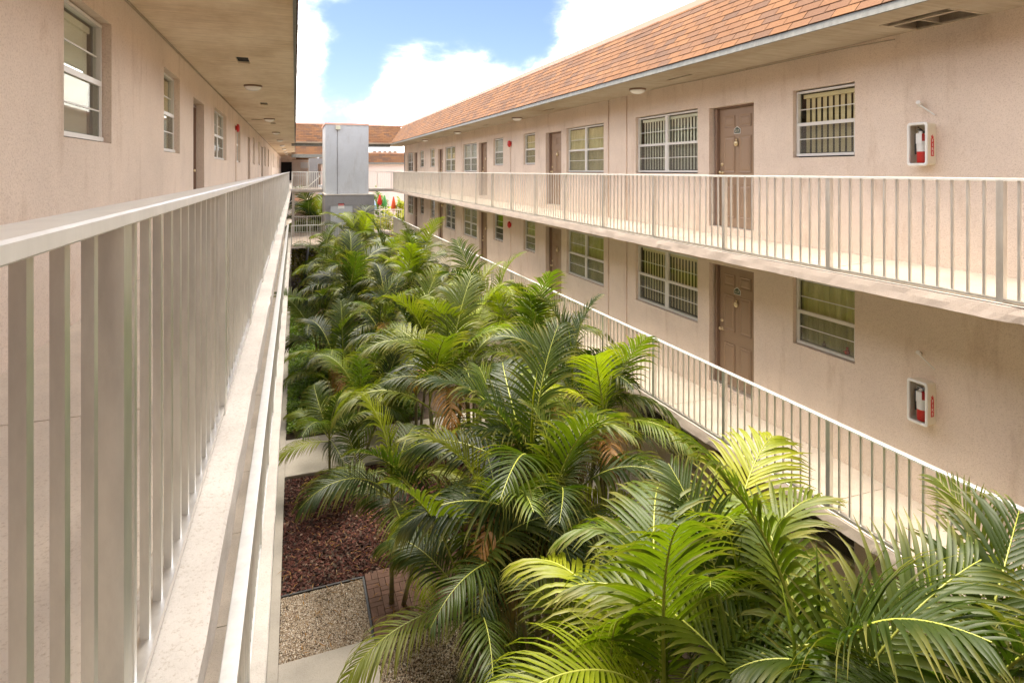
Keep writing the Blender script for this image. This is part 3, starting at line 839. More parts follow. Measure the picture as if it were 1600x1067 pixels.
# ------------------------------------------------------------------ bridges and their roof
bridge = thing('walkway_bridge', 'top floor crossing walkway linking both wings behind the grey tower', 'bridge', (2.7, BR0, ZU))
MB().box(-2.9, 3.0, 0, BR1-BR0, -0.14, 0).build('walkway_slab', M['slabedge'], bridge)
MB().box(-2.9, 3.0, -0.05, 0.0, -0.10, 0.01).build('edge_strip', M['ledge'], bridge)
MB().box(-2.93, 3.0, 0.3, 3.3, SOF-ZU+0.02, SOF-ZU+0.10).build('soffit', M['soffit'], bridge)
MB().box(-2.90, 3.0, 0.60, 0.64, SOF-ZU-0.16, SOF-ZU+0.09).build('fascia', M['fascia'], bridge)
bt = Vector(bridge.location)
mansard(bridge, bt, Vector((EL-0.9+0.02, BR0+0.56, SOF+0.10)), (1,0,0), (0,1,0), RX+1.7-EL, 0.95, 1.15, None, 0, stuffonly=True)
o = MB().box(EL-1, RX+1.7, BR0+1.50, BR0+1.8, SOF+1.22, SOF+1.33).build('coping', M['pinktrim'], bridge); o.location = -bt
cross_railing('white railing of the top floor bridge between the left walkway and the grey tower', -0.2, 1.6, BR0+0.02, ZU, -0.05, 14)
cross_railing('white railing of the top floor bridge between the grey tower and the right balcony', 3.9, 5.7, BR0+0.02, ZU, -0.06, 14)
cross_railing('far side railing of the top floor bridge left of the grey tower', -0.2, 1.6, BR1-0.05, ZU, -0.05, 14)
low = thing('walkway_bridge', 'middle level crossing walkway low behind the palms, left of the grey tower', 'bridge', (0.7, 32.0, ZL))
MB().box(-0.9, 1.6, 0, 6.4, -0.16, 0).build('walkway_slab', M['slabedge'], low)
MB().box(2.2, 5.0, 4.4, 6.4, -0.16, 0).build('walkway_slab', M['slabedge'], low)
cross_railing('near railing of the middle level bridge left of the tower base', -0.2, 2.2, 32.03, ZL, -2.83, 18)
cross_railing('far railing of the middle level bridge left of the tower base', -0.2, 1.6, 38.3, ZL, -2.83, 14)
cross_railing('middle level railing behind the palms, right of the grey tower', 4.0, 5.7, BR0-0.2, ZL, -2.83, 12)
p_ = MB().box(-0.17, -0.03, 36.65, 36.8, ZG, ZU-0.15).build('support_column', M['ledge']); tag(p_, 'slim pale column under the left end of the top bridge', 'column')

# ------------------------------------------------------------------ elevator tower
tw = thing('elevator_tower', 'tall grey block tower with an orange metal cap behind the palms', 'tower', (2.7, 33.0, ZG))
TT = 2.62-ZG
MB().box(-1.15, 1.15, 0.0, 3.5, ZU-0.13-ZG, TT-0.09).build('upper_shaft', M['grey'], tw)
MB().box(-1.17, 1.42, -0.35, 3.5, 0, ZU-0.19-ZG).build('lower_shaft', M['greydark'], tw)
MB().box(-1.20, 1.44, -0.38, 3.5, ZU-0.188-ZG, ZU-0.132-ZG).build('ledge', M['ledge'], tw)
MB().box(-1.20, 1.19, -0.05, 3.5, TT-0.088, TT).build('coping', M['pinktrim'], tw)
MB().box(-0.95, -0.90, -0.40, -0.352, 0, 3.35+1.4).box(-0.05+0.3, 0.30, -0.40, -0.352, 0, 3.35+1.4).box(-0.90, 0.25, -0.40, -0.352, 4.70, 4.75).build('door_frame', M['greydark'], tw)
MB().box(-0.90, 0.25, -0.37, -0.352, 0, 4.70).build('door', M['grey'], tw)
MB().tube([(-0.52, -0.02, TT-0.35), (-0.52, -0.02, ZU-0.13-ZG)], 0.018, 6).build('conduit', M['greydark'], tw)
fl = thing('floodlight', 'small boxy floodlight mounted at the top of the grey tower', 'floodlight', (2.2, 32.98, 2.36))
MB().box(-0.12, 0.12, -0.16, -0.02, -0.10, 0.10).box(-0.03, 0.03, -0.02, 0.02, -0.14, 0.0).build('housing', M['cream'], fl)
MB().box(-0.10, 0.10, -0.165, -0.161, -0.08, 0.07).build('lens', M['glass'], fl)
sg = thing('warning_sign', 'small black, red and white warning sign on the grey tower base', 'sign', (2.35, 32.61, -1.90))
MB().box(-0.17, 0.17, 0.0, 0.012, -0.17, 0.13).build('plate', M['white'], sg)
MB().box(-0.17, 0.17, -0.006, -0.001, 0.03, 0.13).build('header', M['black'], sg)
MB().box(-0.15, 0.15, -0.012, -0.007, 0.0, 0.10).build('red_band', M['red'], sg)
ob('lettering', text_mesh('DANGER', 0.07, M['white']), sg, (0, -0.0135, 0.05), (R(90), 0, 0))

# ------------------------------------------------------------------ ceiling lights, vents, alarms
def ceiling_light(label, x, y):
    r_ = thing('ceiling_light', label, 'ceiling light', (x, y, SOF), 0, 'round soffit lights')
    ob('base_ring', LB, r_); ob('dome', LD, r_)
LB = MB().lathe([(0.0, -0.002), (0.165, -0.002), (0.17, -0.01), (0.165, -0.03), (0.150, -0.034)], seg=24).mesh('base_ring', M['brownring'], True)
LD = MB().lathe([(0.152, -0.030), (0.148, -0.052), (0.125, -0.078), (0.08, -0.098), (0.03, -0.106), (0.0, -0.107)], seg=24).mesh('dome', M['glassdome'], True)
names = ['first', 'second', 'third', 'fourth', 'fifth', 'sixth', 'seventh', 'eighth', 'ninth']
for i, y in enumerate([12.2, 19.8, 26.7, 33.3, 40, 46.5, 53, 59.5, 66]):
    ceiling_light('white dome light under the left soffit, %s from the camera' % names[i], -0.76, y)
for i, y in enumerate([9.97, 16.7, 23.7, 30.2]):
    ceiling_light('white dome light under the right roof soffit, %s from the camera' % names[i], 6.46, y)
al0 = None
def alarm(label, x, y, z, side):
    a = thing('fire_alarm', label, 'fire alarm', (x, y, z), 0 if side > 0 else math.pi, 'red fire alarm bells')
    MB().box(-0.03, 0, -0.06, 0.06, -0.06, 0.06).build('back_box', M['red'], a)
    MB().lathe([(0.0, -0.11), (0.05, -0.108), (0.10, -0.09), (0.115, -0.06), (0.115, -0.04), (0.05, -0.03)], seg=20, axis='x').build('gong', M['red'], a, True)
alarm('red round fire alarm bell on the upper right wall above its conduit', RW, 18.31, 0.91, 1)
alarm('red fire alarm bell on the lower right wall just under the balcony slab', RW, 18.31, -1.83, 1)
alarm('red fire alarm bell on the left wall beside a narrow window', LW, 17.48, 1.17, -1)

# ------------------------------------------------------------------ fire extinguisher cabinets
def rrect(w, h, r_, n=5):
    pts = []
    for (cx, cy, a0) in ((w/2-r_, h/2-r_, 0), (-w/2+r_, h/2-r_, 90), (-w/2+r_, -h/2+r_, 180), (w/2-r_, -h/2+r_, 270)):
        for k in range(n): a = R(a0+90*k/(n-1)); pts.append((cx+r_*math.cos(a), cy+r_*math.sin(a)))
    return pts
def cabinet(label, z, lab2):
    W_, H_, D_ = 0.235, 0.50, 0.15
    yc = 4.56
    c_ = thing('extinguisher_cabinet', label, 'extinguisher cabinet', (RW, yc, z), 0, 'wall extinguisher cabinets')
    outer = rrect(W_, H_, 0.035); inner = rrect(W_-0.055, H_-0.06, 0.02)
    outb = rrect(W_-0.015, H_-0.015, 0.03)
    b = MB(); n = len(outer)
    for pts, x in ((outer, -D_), (outer, -D_+0.03), (outb, -D_+0.03), (outb, -0.001)):
        b.v += [(x, p[0], p[1]) for p in pts]
    for k in (0, 1, 2):
        for i in range(n): j = (i+1) % n; b.f.append((k*n+i, k*n+j, (k+1)*n+j, (k+1)*n+i))
    b.build('case', M['cream'], c_)
    f = MB()
    mid_ = [((outer[i][0]+inner[i][0])/2, (outer[i][1]+inner[i][1])/2) for i in range(n)]
    for pts, x in ((outer, -D_-0.001), (mid_, -D_-0.010), (inner, -D_-0.003), (inner, -D_+0.02)):
        f.v += [(x, p[0], p[1]) for p in pts]
    for k in (0, 1, 2):
        for i in range(n): j = (i+1) % n; f.f.append((k*n+i, k*n+j, (k+1)*n+j, (k+1)*n+i))
    f.build('door_rim', M['white'], c_)
    ibk = MB(); ibk.quad(*[(-0.004, p[0], p[1]) for p in rrect(W_-0.03, H_-0.03, 0.02)]); ibk.build('back_panel', M['cream'], c_)
    MB().quad(*[(-D_+0.006, p[0], p[1]) for p in inner]).build('window_pane', M['clear'], c_)
    MB().box(-D_-0.014, -D_-0.004, -0.03, 0.03, -H_/2+0.012, -H_/2+0.03).build('latch', M['white'], c_)
    # red strip and lettering on the side facing the camera
    ys = -W_/2+0.0055
    MB().box(-0.085, -0.035, ys, ys+0.002, -0.14, 0.06).build('red_strip', M['red'], c_)
    MB().prism([(-0.075, 0.06), (-0.045, 0.06), (-0.038, 0.085), (-0.05, 0.08), (-0.055, 0.11), (-0.065, 0.085), (-0.082, 0.10)], 'y', ys, ys+0.002).build('flame_symbol', M['red'], c_)
    for i, ch in enumerate('FIRE'):
        ob('letter', text_mesh(ch, 0.052, M['white'], 0.0008), c_, (-0.06, ys-0.001, 0.035-0.048*i), (R(90), 0, 0))
    e = thing('fire_extinguisher', lab2, 'fire extinguisher', (RW-0.075, yc-0.01, z-0.215), 0, 'red fire extinguishers')
    MB().lathe([(0.0, 0.0), (0.052, 0.002), (0.055, 0.012), (0.055, 0.27), (0.045, 0.305), (0.02, 0.325), (0.018, 0.34)], seg=20).build('cylinder', M['red'], e, True)
    MB().lathe([(0.0565, 0.13), (0.0565, 0.25)], seg=20).build('label_wrap', M['white'], e, True)
    v_ = MB(); v_.box(-0.02, 0.02, -0.018, 0.018, 0.34, 0.37); v_.tube([(0, 0, 0.365), (-0.07, 0.01, 0.385)], 0.007, 6); v_.tube([(0, 0, 0.375), (-0.065, 0.01, 0.41)], 0.006, 6)
    v_.build('valve', M['black'], e)
    MB().tube([(0.0, 0.02, 0.355), (-0.02, 0.065, 0.33), (-0.02, 0.068, 0.2), (-0.02, 0.064, 0.10)], 0.009, 6).build('hose', M['black'], e)
    MB().box(-0.068, -0.064, -0.035, 0.03, 0.22, 0.34).build('inspection_tag', M['white'], e)
    MB().lathe([(0, -0.03), (0.018, -0.029), (0.018, 0)], (-0.01, 0, 0.35), 10, 'x').build('gauge', M['white'], e)
cabinet('white extinguisher cabinet with red FIRE strip on the upper right wall', 0.305, 'red extinguisher in the cabinet on the upper floor')
cabinet('white extinguisher cabinet with red FIRE strip on the shaded lower right wall', -2.66, 'red extinguisher in the cabinet on the lower floor')
def striker(label, z, th):
    s_ = thing('wall_bracket', label, 'bracket', (RW, 4.55, z), 0, 'small wall brackets')
    a, b = (-0.02, -0.10, -0.085), (-0.07, 0.05, 0.055)
    MB().tube([a, b], th, 6).build('rod', M['white'], s_)
    MB().tube([(-0.005, 0.075, 0.045), (-0.085, 0.045, 0.075)], 0.024, 8).build('head', M['white'], s_)
striker('white hammer-like bracket with thick rod above the upper extinguisher cabinet', 0.72, 0.009)
striker('pale bracket with thin rod above the lower extinguisher cabinet', -2.18, 0.006)
# figurines on the lower window sill
def figurine(label, y, m, s=1.0):
    f = thing('figurine', label, 'figurine', (RW+0.10, y, -2.72+0.21+0.047), 0)
    MB().lathe([(0.0, 0), (0.03*s, 0.0), (0.034*s, 0.02*s), (0.022*s, 0.05*s), (0.012*s, 0.06*s)], seg=10).build('body', m, f, True)
    MB().lathe([(0.0, 0.095*s), (0.012*s, 0.09*s), (0.018*s, 0.075*s), (0.012*s, 0.06*s)], seg=10).build('head', m, f, True)
    MB().tube([(0, 0.02*s, 0.03*s), (0, 0.06*s, 0.02*s)], [0.014*s, 0.006*s], 6).build('tail', m, f)
figurine('dark red bird-like figurine inside the lower window near its right corner', 5.66, M['red'], 1.0)
figurine('small dark figurine inside the lower window left of the red one', 6.02, M['brownring'], 0.8)
# lantern near a lower door
ln = thing('wall_lamp', 'small brass jam-jar lamp high on the lower right wall beside a far door', 'wall lamp', (RW-0.02, 27.6, -1.66))
MB().lathe([(0.0, -0.1), (0.05, -0.09), (0.06, 0.0), (0.04, 0.04), (0, 0.05)], (-0.09, 0, 0), 10).build('globe', M['brass'], ln, True)
MB().box(-0.05, 0.02, -0.02, 0.02, 0.02, 0.05).build('bracket', M['brownring'], ln)

# ------------------------------------------------------------------ courtyard ground pieces
def struct(mb, name, m): return tag(mb.build(name, m), kind='structure')
struct(MB().box(LW+0.0, LX+0.0, -4, 60, ZG-0.05, ZG+0.02), 'ground_walkway', M['path'])
struct(MB().box(RX-0.1, RW+0.02, -4, 38, ZG-0.05, ZG+0.015), 'ground_walkway', M['path'])
cp = struct(MB().box(LX+0.005, 6, 13.25, 15.05, ZG-0.05, ZG+0.04), 'concrete_path', M['path'])
for (a, b) in ((LX+0.01, 1.45), (1.46, 3.0), (3.01, 5.0)):
    MB().box(a+0.006, b-0.006, 13.25+0.006, 15.04, ZG+0.042, ZG+0.05).build('concrete_slab', M['path'], cp)
tag(MB().box(LX+0.005, 1.04, 6.6, 8.27, ZG-0.05, ZG+0.03).build('concrete_path', M['path']), kind='structure')
# edging strips
ed = struct(MB().box(1.02, 1.05, 8.28, 9.62, ZG-0.04, ZG+0.012).box(LX+0.01, 1.02, 9.60, 9.63, ZG-0.04, ZG+0.012).box(1.05, 3.0, 8.25, 8.28, ZG-0.04, ZG+0.012), 'edging_strip', M['black'])
# brick pavers: herringbone-like basket courses
pv = struct(MB().box(1.05, 3.0, 8.285, 9.75, ZG-0.05, ZG-0.02), 'brick_path', M['soil'])
bh, bv = None, None
def brick_mesh(w, l):
    a = 0.0028; h = 0.03; b = 0.003
    mb = MB()
    mb.v += [(-w/2+a,-l/2+a,0),(w/2-a,-l/2+a,0),(w/2-a,l/2-a,0),(-w/2+a,l/2-a,0),
             (-w/2+a,-l/2+a,h-b),(w/2-a,-l/2+a,h-b),(w/2-a,l/2-a,h-b),(-w/2+a,l/2-a,h-b),
             (-w/2+a+b,-l/2+a+b,h),(w/2-a-b,-l/2+a+b,h),(w/2-a-b,l/2-a-b,h),(-w/2+a+b,l/2-a-b,h)]
    mb.f += [(8,9,10,11)]
    for k in (0, 4):
        for i in range(4): j = (i+1) % 4; mb.f.append((k+i, k+j, k+4+j, k+4+i))
    return mb.mesh('brick', M['brick'])
bA, bB = brick_mesh(0.20, 0.10), brick_mesh(0.10, 0.20)
x0_, y0_ = 1.06, 8.29
for i in range(9):
    for j in range(7):
        cx, cy = x0_+0.10+0.2*i, y0_+0.10+0.2*j
        for k in (-0.05, 0.05):
            if (i+j) % 2: o = ob('brick', bA, pv, (cx, cy+k, ZG-0.02))
            else: o = ob('brick', bB, pv, (cx+k, cy, ZG-0.02))
            o.location.z += random.uniform(-0.002, 0.003); o.rotation_euler = (random.uniform(-0.01, 0.01), random.uniform(-0.01, 0.01), random.uniform(-0.008, 0.008))
# stones (numpy): irregular tetra/octahedra scattered
def scatter_stones(name, m, x0, x1, y0, y1, z, n, smin, smax, seed, flat=0.7):
    g = np.random.default_rng(seed)
    base = np.array([[1,0,0],[-1,0,0],[0,1,0],[0,-1,0],[0,0,1],[0,0,-1]], float)
    F = np.array([[0,2,4],[2,1,4],[1,3,4],[3,0,4],[2,0,5],[1,2,5],[3,1,5],[0,3,5]])
    c_ = np.stack([g.uniform(x0, x1, n), g.uniform(y0, y1, n), z+g.uniform(0, smax*0.8, n)], 1)
    s_ = g.uniform(smin, smax, n)[:, None, None]
    V = base[None]*g.uniform(0.6, 1.25, (n, 6, 1))
    V += g.normal(0, 0.18, (n, 6, 3))
    a = g.uniform(0, 6.28, n); t = g.uniform(-0.7, 0.7, n)
    ca, sa, ct, st_ = np.cos(a), np.sin(a), np.cos(t), np.sin(t)
    x, y, zz2 = V[..., 0], V[..., 1], V[..., 2]*flat
    y2 = y*ct[:, None]-zz2*st_[:, None]; z2 = y*st_[:, None]+zz2*ct[:, None]
    x3 = x*ca[:, None]-y2*sa[:, None]; y3 = x*sa[:, None]+y2*ca[:, None]
    V = np.stack([x3, y3, z2], 2)*s_ + c_[:, None, :]
    V = V.reshape(-1, 3); FF = (F[None]+6*np.arange(n)[:, None, None]).reshape(-1, 3)
    me = bpy.data.meshes.new(name); me.from_pydata(V.tolist(), [], FF.tolist()); me.materials.append(m); me.update()
    return tag(ob(name, me), kind='stuff')
o = scatter_stones('lava_rock_mulch', M['lava'], LX+0.02, 4.6, 9.65, 13.22, ZG-0.03, 20000, 0.018, 0.042, 1)
tag(o, 'dark red lava rock mulch under the palms between gravel and concrete path', 'mulch')
o = scatter_stones('pale_gravel', M['gravel'], LX+0.01, 1.045, 8.22, 9.63, ZG-0.02, 17500, 0.006, 0.013, 2)
tag(o, 'square bed of pale beige gravel beside the left ground walkway', 'gravel')
o = scatter_stones('pale_gravel', M['gravel'], 1.02, 4.5, 5.6, 8.30, ZG-0.02, 43000, 0.007, 0.015, 3)
tag(o, 'pale gravel under the palms below the brick paving', 'gravel')

# fallen leaflets and litter on the beds
def litter(name, m, x0, x1, y0, y1, z, n, seed, label):
    g = random.Random(seed); mb = MB()
    for _ in range(n):
        x, y, a, l = g.uniform(x0, x1), g.uniform(y0, y1), g.uniform(0, 6.28), g.uniform(0.04, 0.20)
        c_, s_ = math.cos(a), math.sin(a); w = 0.007; zz_ = z+g.uniform(0.0, 0.02); t = g.uniform(-0.02, 0.03)
        mb.quad((x, y, zz_), (x+c_*l*0.5-s_*w, y+s_*l*0.5+c_*w, zz_+t), (x+c_*l, y+s_*l, zz_), (x+c_*l*0.5+s_*w, y+s_*l*0.5-c_*w, zz_+t))
    return tag(mb.build(name, m), label, 'leaf litter', kind='stuff')
litter('leaf_litter', M['leafdead'], LX+0.05, 4.3, 8.3, 13.0, ZG+0.035, 600, 4, 'dry fallen palm leaflets scattered over gravel, bricks and mulch')
# leafy ground cover
def leaf_cloud(name, m, pts_fn, n, size, seed, label=None, cat=None, parent=None, kind='stuff'):
    g = np.random.default_rng(seed)
    c_, nrm = pts_fn(g, n)
    n = len(c_)
    a = g.uniform(0, 6.28, n)
    t1 = np.stack([np.cos(a), np.sin(a), g.uniform(-0.5, 0.5, n)], 1); t1 /= np.linalg.norm(t1, axis=1)[:, None]
    nn = nrm+g.normal(0, 0.55, (n, 3)); t2 = np.cross(nn, t1); t2 /= np.linalg.norm(t2, axis=1)[:, None]+1e-6
    s_ = g.uniform(0.6, 1.2, n)[:, None]*size
    up_ = np.cross(t1, t2)
    p0 = c_-t1*s_; p1 = c_-t2*s_*0.42+up_*s_*0.12; p2 = c_+t1*s_; p3 = c_+t2*s_*0.42+up_*s_*0.12
    V = np.stack([p0, p1, p2, p3], 1).reshape(-1, 3)
    F = (np.array([[0, 1, 2, 3]])+4*np.arange(n)[:, None])
    me = bpy.data.meshes.new(name); me.from_pydata(V.tolist(), [], F.tolist()); me.materials.append(m); me.update()
    o = ob(name, me, parent)
    if kind: tag(o, label, cat, kind=kind)
    return o
def bed(x0, x1, y0, y1, zb, h):
    def f(g, n):
        x, y = g.uniform(x0, x1, n), g.uniform(y0, y1, n)
        z = zb + h*(0.55+0.25*np.sin(x*2.7+y*1.3)+0.2*np.sin(y*3.9-x*1.7)) + g.uniform(-0.12, 0.05, n)
        return np.stack([x, y, z], 1), np.tile([0, 0, 1.0], (n, 1))
    return f
leaf_cloud('ground_cover', M['cover'], bed(LX+0.02, 3.2, 15.12, 31, ZG, 0.35), 60000, 0.055, 5, 'low leafy green ground cover beyond the concrete path', 'ground cover')

# ------------------------------------------------------------------ areca palms
def frond_mesh(elev, droop, Lr, seed, m, messy=0.0):
    rr = random.Random(seed)
    npt = 26
    pts, tan = [], []
    p = Vector((0, 0, 0)); ang = R(elev); ds = Lr/(npt-1); side = rr.uniform(-0.10, 0.10)
    yaw = 0.0
    for i in range(npt):
        t = i/(npt-1)
        d = Vector((math.cos(ang)*math.cos(yaw), math.cos(ang)*math.sin(yaw), math.sin(ang)))
        pts.append(p.copy()); tan.append(d); p = p + d*ds
        ang -= R(droop)/(npt-1)*(0.35+1.3*t); yaw += side/(npt-1)
    V, F, A = [], [], []
    # midrib as a 4-sided tapering tube
    mb = MB(); mb.tube(pts, [0.016*(1-0.85*i/(npt-1))+0.002 for i in range(npt)], 4, cap=False)
    Vr, Fr = mb.v, mb.f
    nl = int(Lr*0.88/0.048)
    lmax = 0.36*Lr*rr.uniform(0.92, 1.05)
    vang0 = rr.uniform(16, 34) if elev > 55 else rr.uniform(4, 20)
    for s_ in (-1, 1):
        for k in range(nl):
            t = 0.12+0.875*(k+rr.uniform(-0.2, 0.2)+(0.25 if s_ > 0 else 0))/nl
            t = min(max(t, 0.11), 0.995)
            fi = t*(npt-1); i0 = min(int(fi), npt-2); fr = fi-i0
            P = pts[i0].lerp(pts[i0+1], fr); T = tan[i0].lerp(tan[i0+1], fr).normalized()
            S = Vector((-math.sin(0), 1, 0))*s_
            S = (S - T*S.dot(T)).normalized(); U = T.cross(S) if s_ > 0 else S.cross(T)
            if s_ > 0: U = T.cross(S)
            if U.z < 0 and T.z > -0.9: U = -U
            a = R(64-34*t+rr.uniform(-4, 4)); va = R(vang0*(1-0.55*t)+rr.uniform(-5, 5)+ (rr.uniform(-30, 30)*messy))
            D = (T*math.cos(a)+(S*math.cos(va)+U*math.sin(va))*math.sin(a)).normalized()
            ll = lmax*(math.sin(math.pi*(0.16+0.78*((t-0.11)/0.89)))**0.75)*rr.uniform(0.93, 1.05)
            w = 0.0178*(0.75+0.45*math.sin(math.pi*min(1, t)))*(Lr/1.9)**0.5
            grav = rr.uniform(0.16, 0.32)*(1+messy)*(1.0 if elev > 65 else 1.45)
            tb = rr.choice((0.8, 0.75, 0.7, 0.5)) if rr.random() < 0.8 else 0.35
            ns = 5; q = P.copy(); base = len(V)
            for j in range(ns+1):
                u = j/ns
                W = (T - D*T.dot(D))
                if W.length < 1e-3: W = S.cross(D)
                W.normalize(); Nn = D.cross(W).normalized()
                if Nn.z < 0: Nn = -Nn
                ww = w*(0.55+1.0*u if u < 0.35 else max(0.02, 0.9*(1-((u-0.35)/0.65)**1.8)))
                V += [tuple(q-W*ww+Nn*ww*0.35), tuple(q), tuple(q+W*ww+Nn*ww*0.35)]
                av = (0.0 if u < tb else (u-tb)/(1-tb)*0.95)
                A += [av, av*0.9, av]
                q = q + D*(ll/ns)
                D = (D + Vector((0, 0, -1))*grav*(0.4+1.3*u)).normalized()
            for j in range(ns):
                b = base+j*3
                F += [(b, b+1, b+4, b+3), (b+1, b+2, b+5, b+4)]
    me = bpy.data.meshes.new('frond')
    n0 = len(V)
    me.from_pydata(V+Vr, [], F+[tuple(n0+i for i in f) for f in Fr])
    me.materials.append(m); me.materials.append(M['rachis'] if m != M['leafdead'] else m)
    mi = [0]*len(F)+[1]*len(Fr)
    me.polygons.foreach_set('material_index', mi)
    at = me.attributes.new('tip', 'FLOAT', 'POINT')
    at.data.foreach_set('value', A+[0.0]*len(Vr))
    me.shade_smooth(); me.update()
    return me
FR = {}
for ci, (mk, sd) in enumerate((('leaf', 100), ('leafbright', 200), ('leafdead', 300))):
    lst = []
    specs = [(84, 60), (76, 85), (68, 95), (60, 105), (50, 100), (40, 100), (28, 90), (12, 75)] if mk != 'leafdead' else [(30, 120), (-5, 85)]
    for i, (e_, d_) in enumerate(specs):
        for k in range(2):
            lst.append((e_, frond_mesh(e_, d_+(-12 if k else 10), 1.9, sd+i*7+k, M[mk], 0.8 if mk == 'leafdead' else 0.15*k)))
    FR[mk] = lst
spear_m = MB().tube([(0,0,0), (0.01,0,0.5), (0.04,0,1.0), (0.12,0,1.35)], [0.014, 0.02, 0.012, 0.002], 6).mesh('spear_leaf', M['leafbright'], True)
def palm(X, Y, zh, sc=1.0, stems=3, bright=0.25, dead=1, seed=0, label='', nf=9, spread=0.46, drop=0.5):
    rr = random.Random(seed*13+5)
    root = thing('areca_palm', label, 'palm', (X, Y, ZG), rr.uniform(-0.2, 0.2), 'areca palms filling the courtyard')
    sc *= 0.93; zh -= 0.40*sc; nf = max(5, nf-2)
    H = zh-ZG
    for s_ in range(stems):
        if s_ == 0: hx, hy, hz = 0, 0, H
        else:
            a = rr.uniform(0, 6.28) if stems > 2 else rr.uniform(0, 6.28); r_ = spread*rr.uniform(0.7, 1.5)
            hx, hy, hz = r_*math.cos(a), r_*math.sin(a), H-rr.uniform(0.1, 1.0)*drop*1.6
        hz = max(hz, 0.35)
        bx, by = hx*0.3, hy*0.3
        pts = [(bx+(hx-bx)*(t**1.3), by+(hy-by)*(t**1.3), hz*t-0.05) for t in (0, 0.25, 0.5, 0.75, 0.92, 1.0)]
        MB().tube(pts, [0.045*sc, 0.036*sc, 0.033*sc, 0.036*sc, 0.042*sc, 0.028*sc], 8).build('trunk', M['cane'], root, True)
        n = nf+rr.randint(-1, 1) - (3 if s_ else 0)
        a0 = rr.uniform(0, 6.28)
        for k in range(n):
            key = 'leafbright' if rr.random() < bright else 'leaf'
            lst = FR[key]
            f = (k+rr.uniform(-0.3, 0.3))/max(1, n-1)
            want = 84-70*max(0, min(1, f))**0.9
            e_, me = min(lst, key=lambda q: abs(q[0]-want)+rr.uniform(0, 9))
            o = ob('frond', me, root, (hx, hy, hz-0.10*f), (0, 0, a0+k*2.4+rr.uniform(-0.25, 0.25)))
            q = sc*(1.02-0.12*f)*rr.uniform(0.88, 1.1); o.scale = (q, q, q)
            o.rotation_euler = Euler((rr.uniform(-0.35, 0.35), rr.uniform(-0.10, 0.10), o.rotation_euler[2]))
        for k in range(dead if s_ == 0 else 0):
            e_, me = rr.choice(FR['leafdead'])
            o = ob('frond', me, root, (hx, hy, hz-0.2), (0, 0, rr.uniform(0, 6.28))); q = sc*0.85; o.scale = (q, q, q)
            o['label'] = 'withered brown frond'
        o = ob('spear_leaf', spear_m, root, (hx, hy, hz-0.05), (0, 0, rr.uniform(0, 6.28))); o.scale = (sc, sc, sc)
    return root
def at(u, v, d):
    xc = (u-800)/900; c_, s_ = math.cos(R(20.64)), math.sin(R(20.64))
    return (d*(xc*c_+s_), d*(c_-xc*s_), d*(267-v)/900)
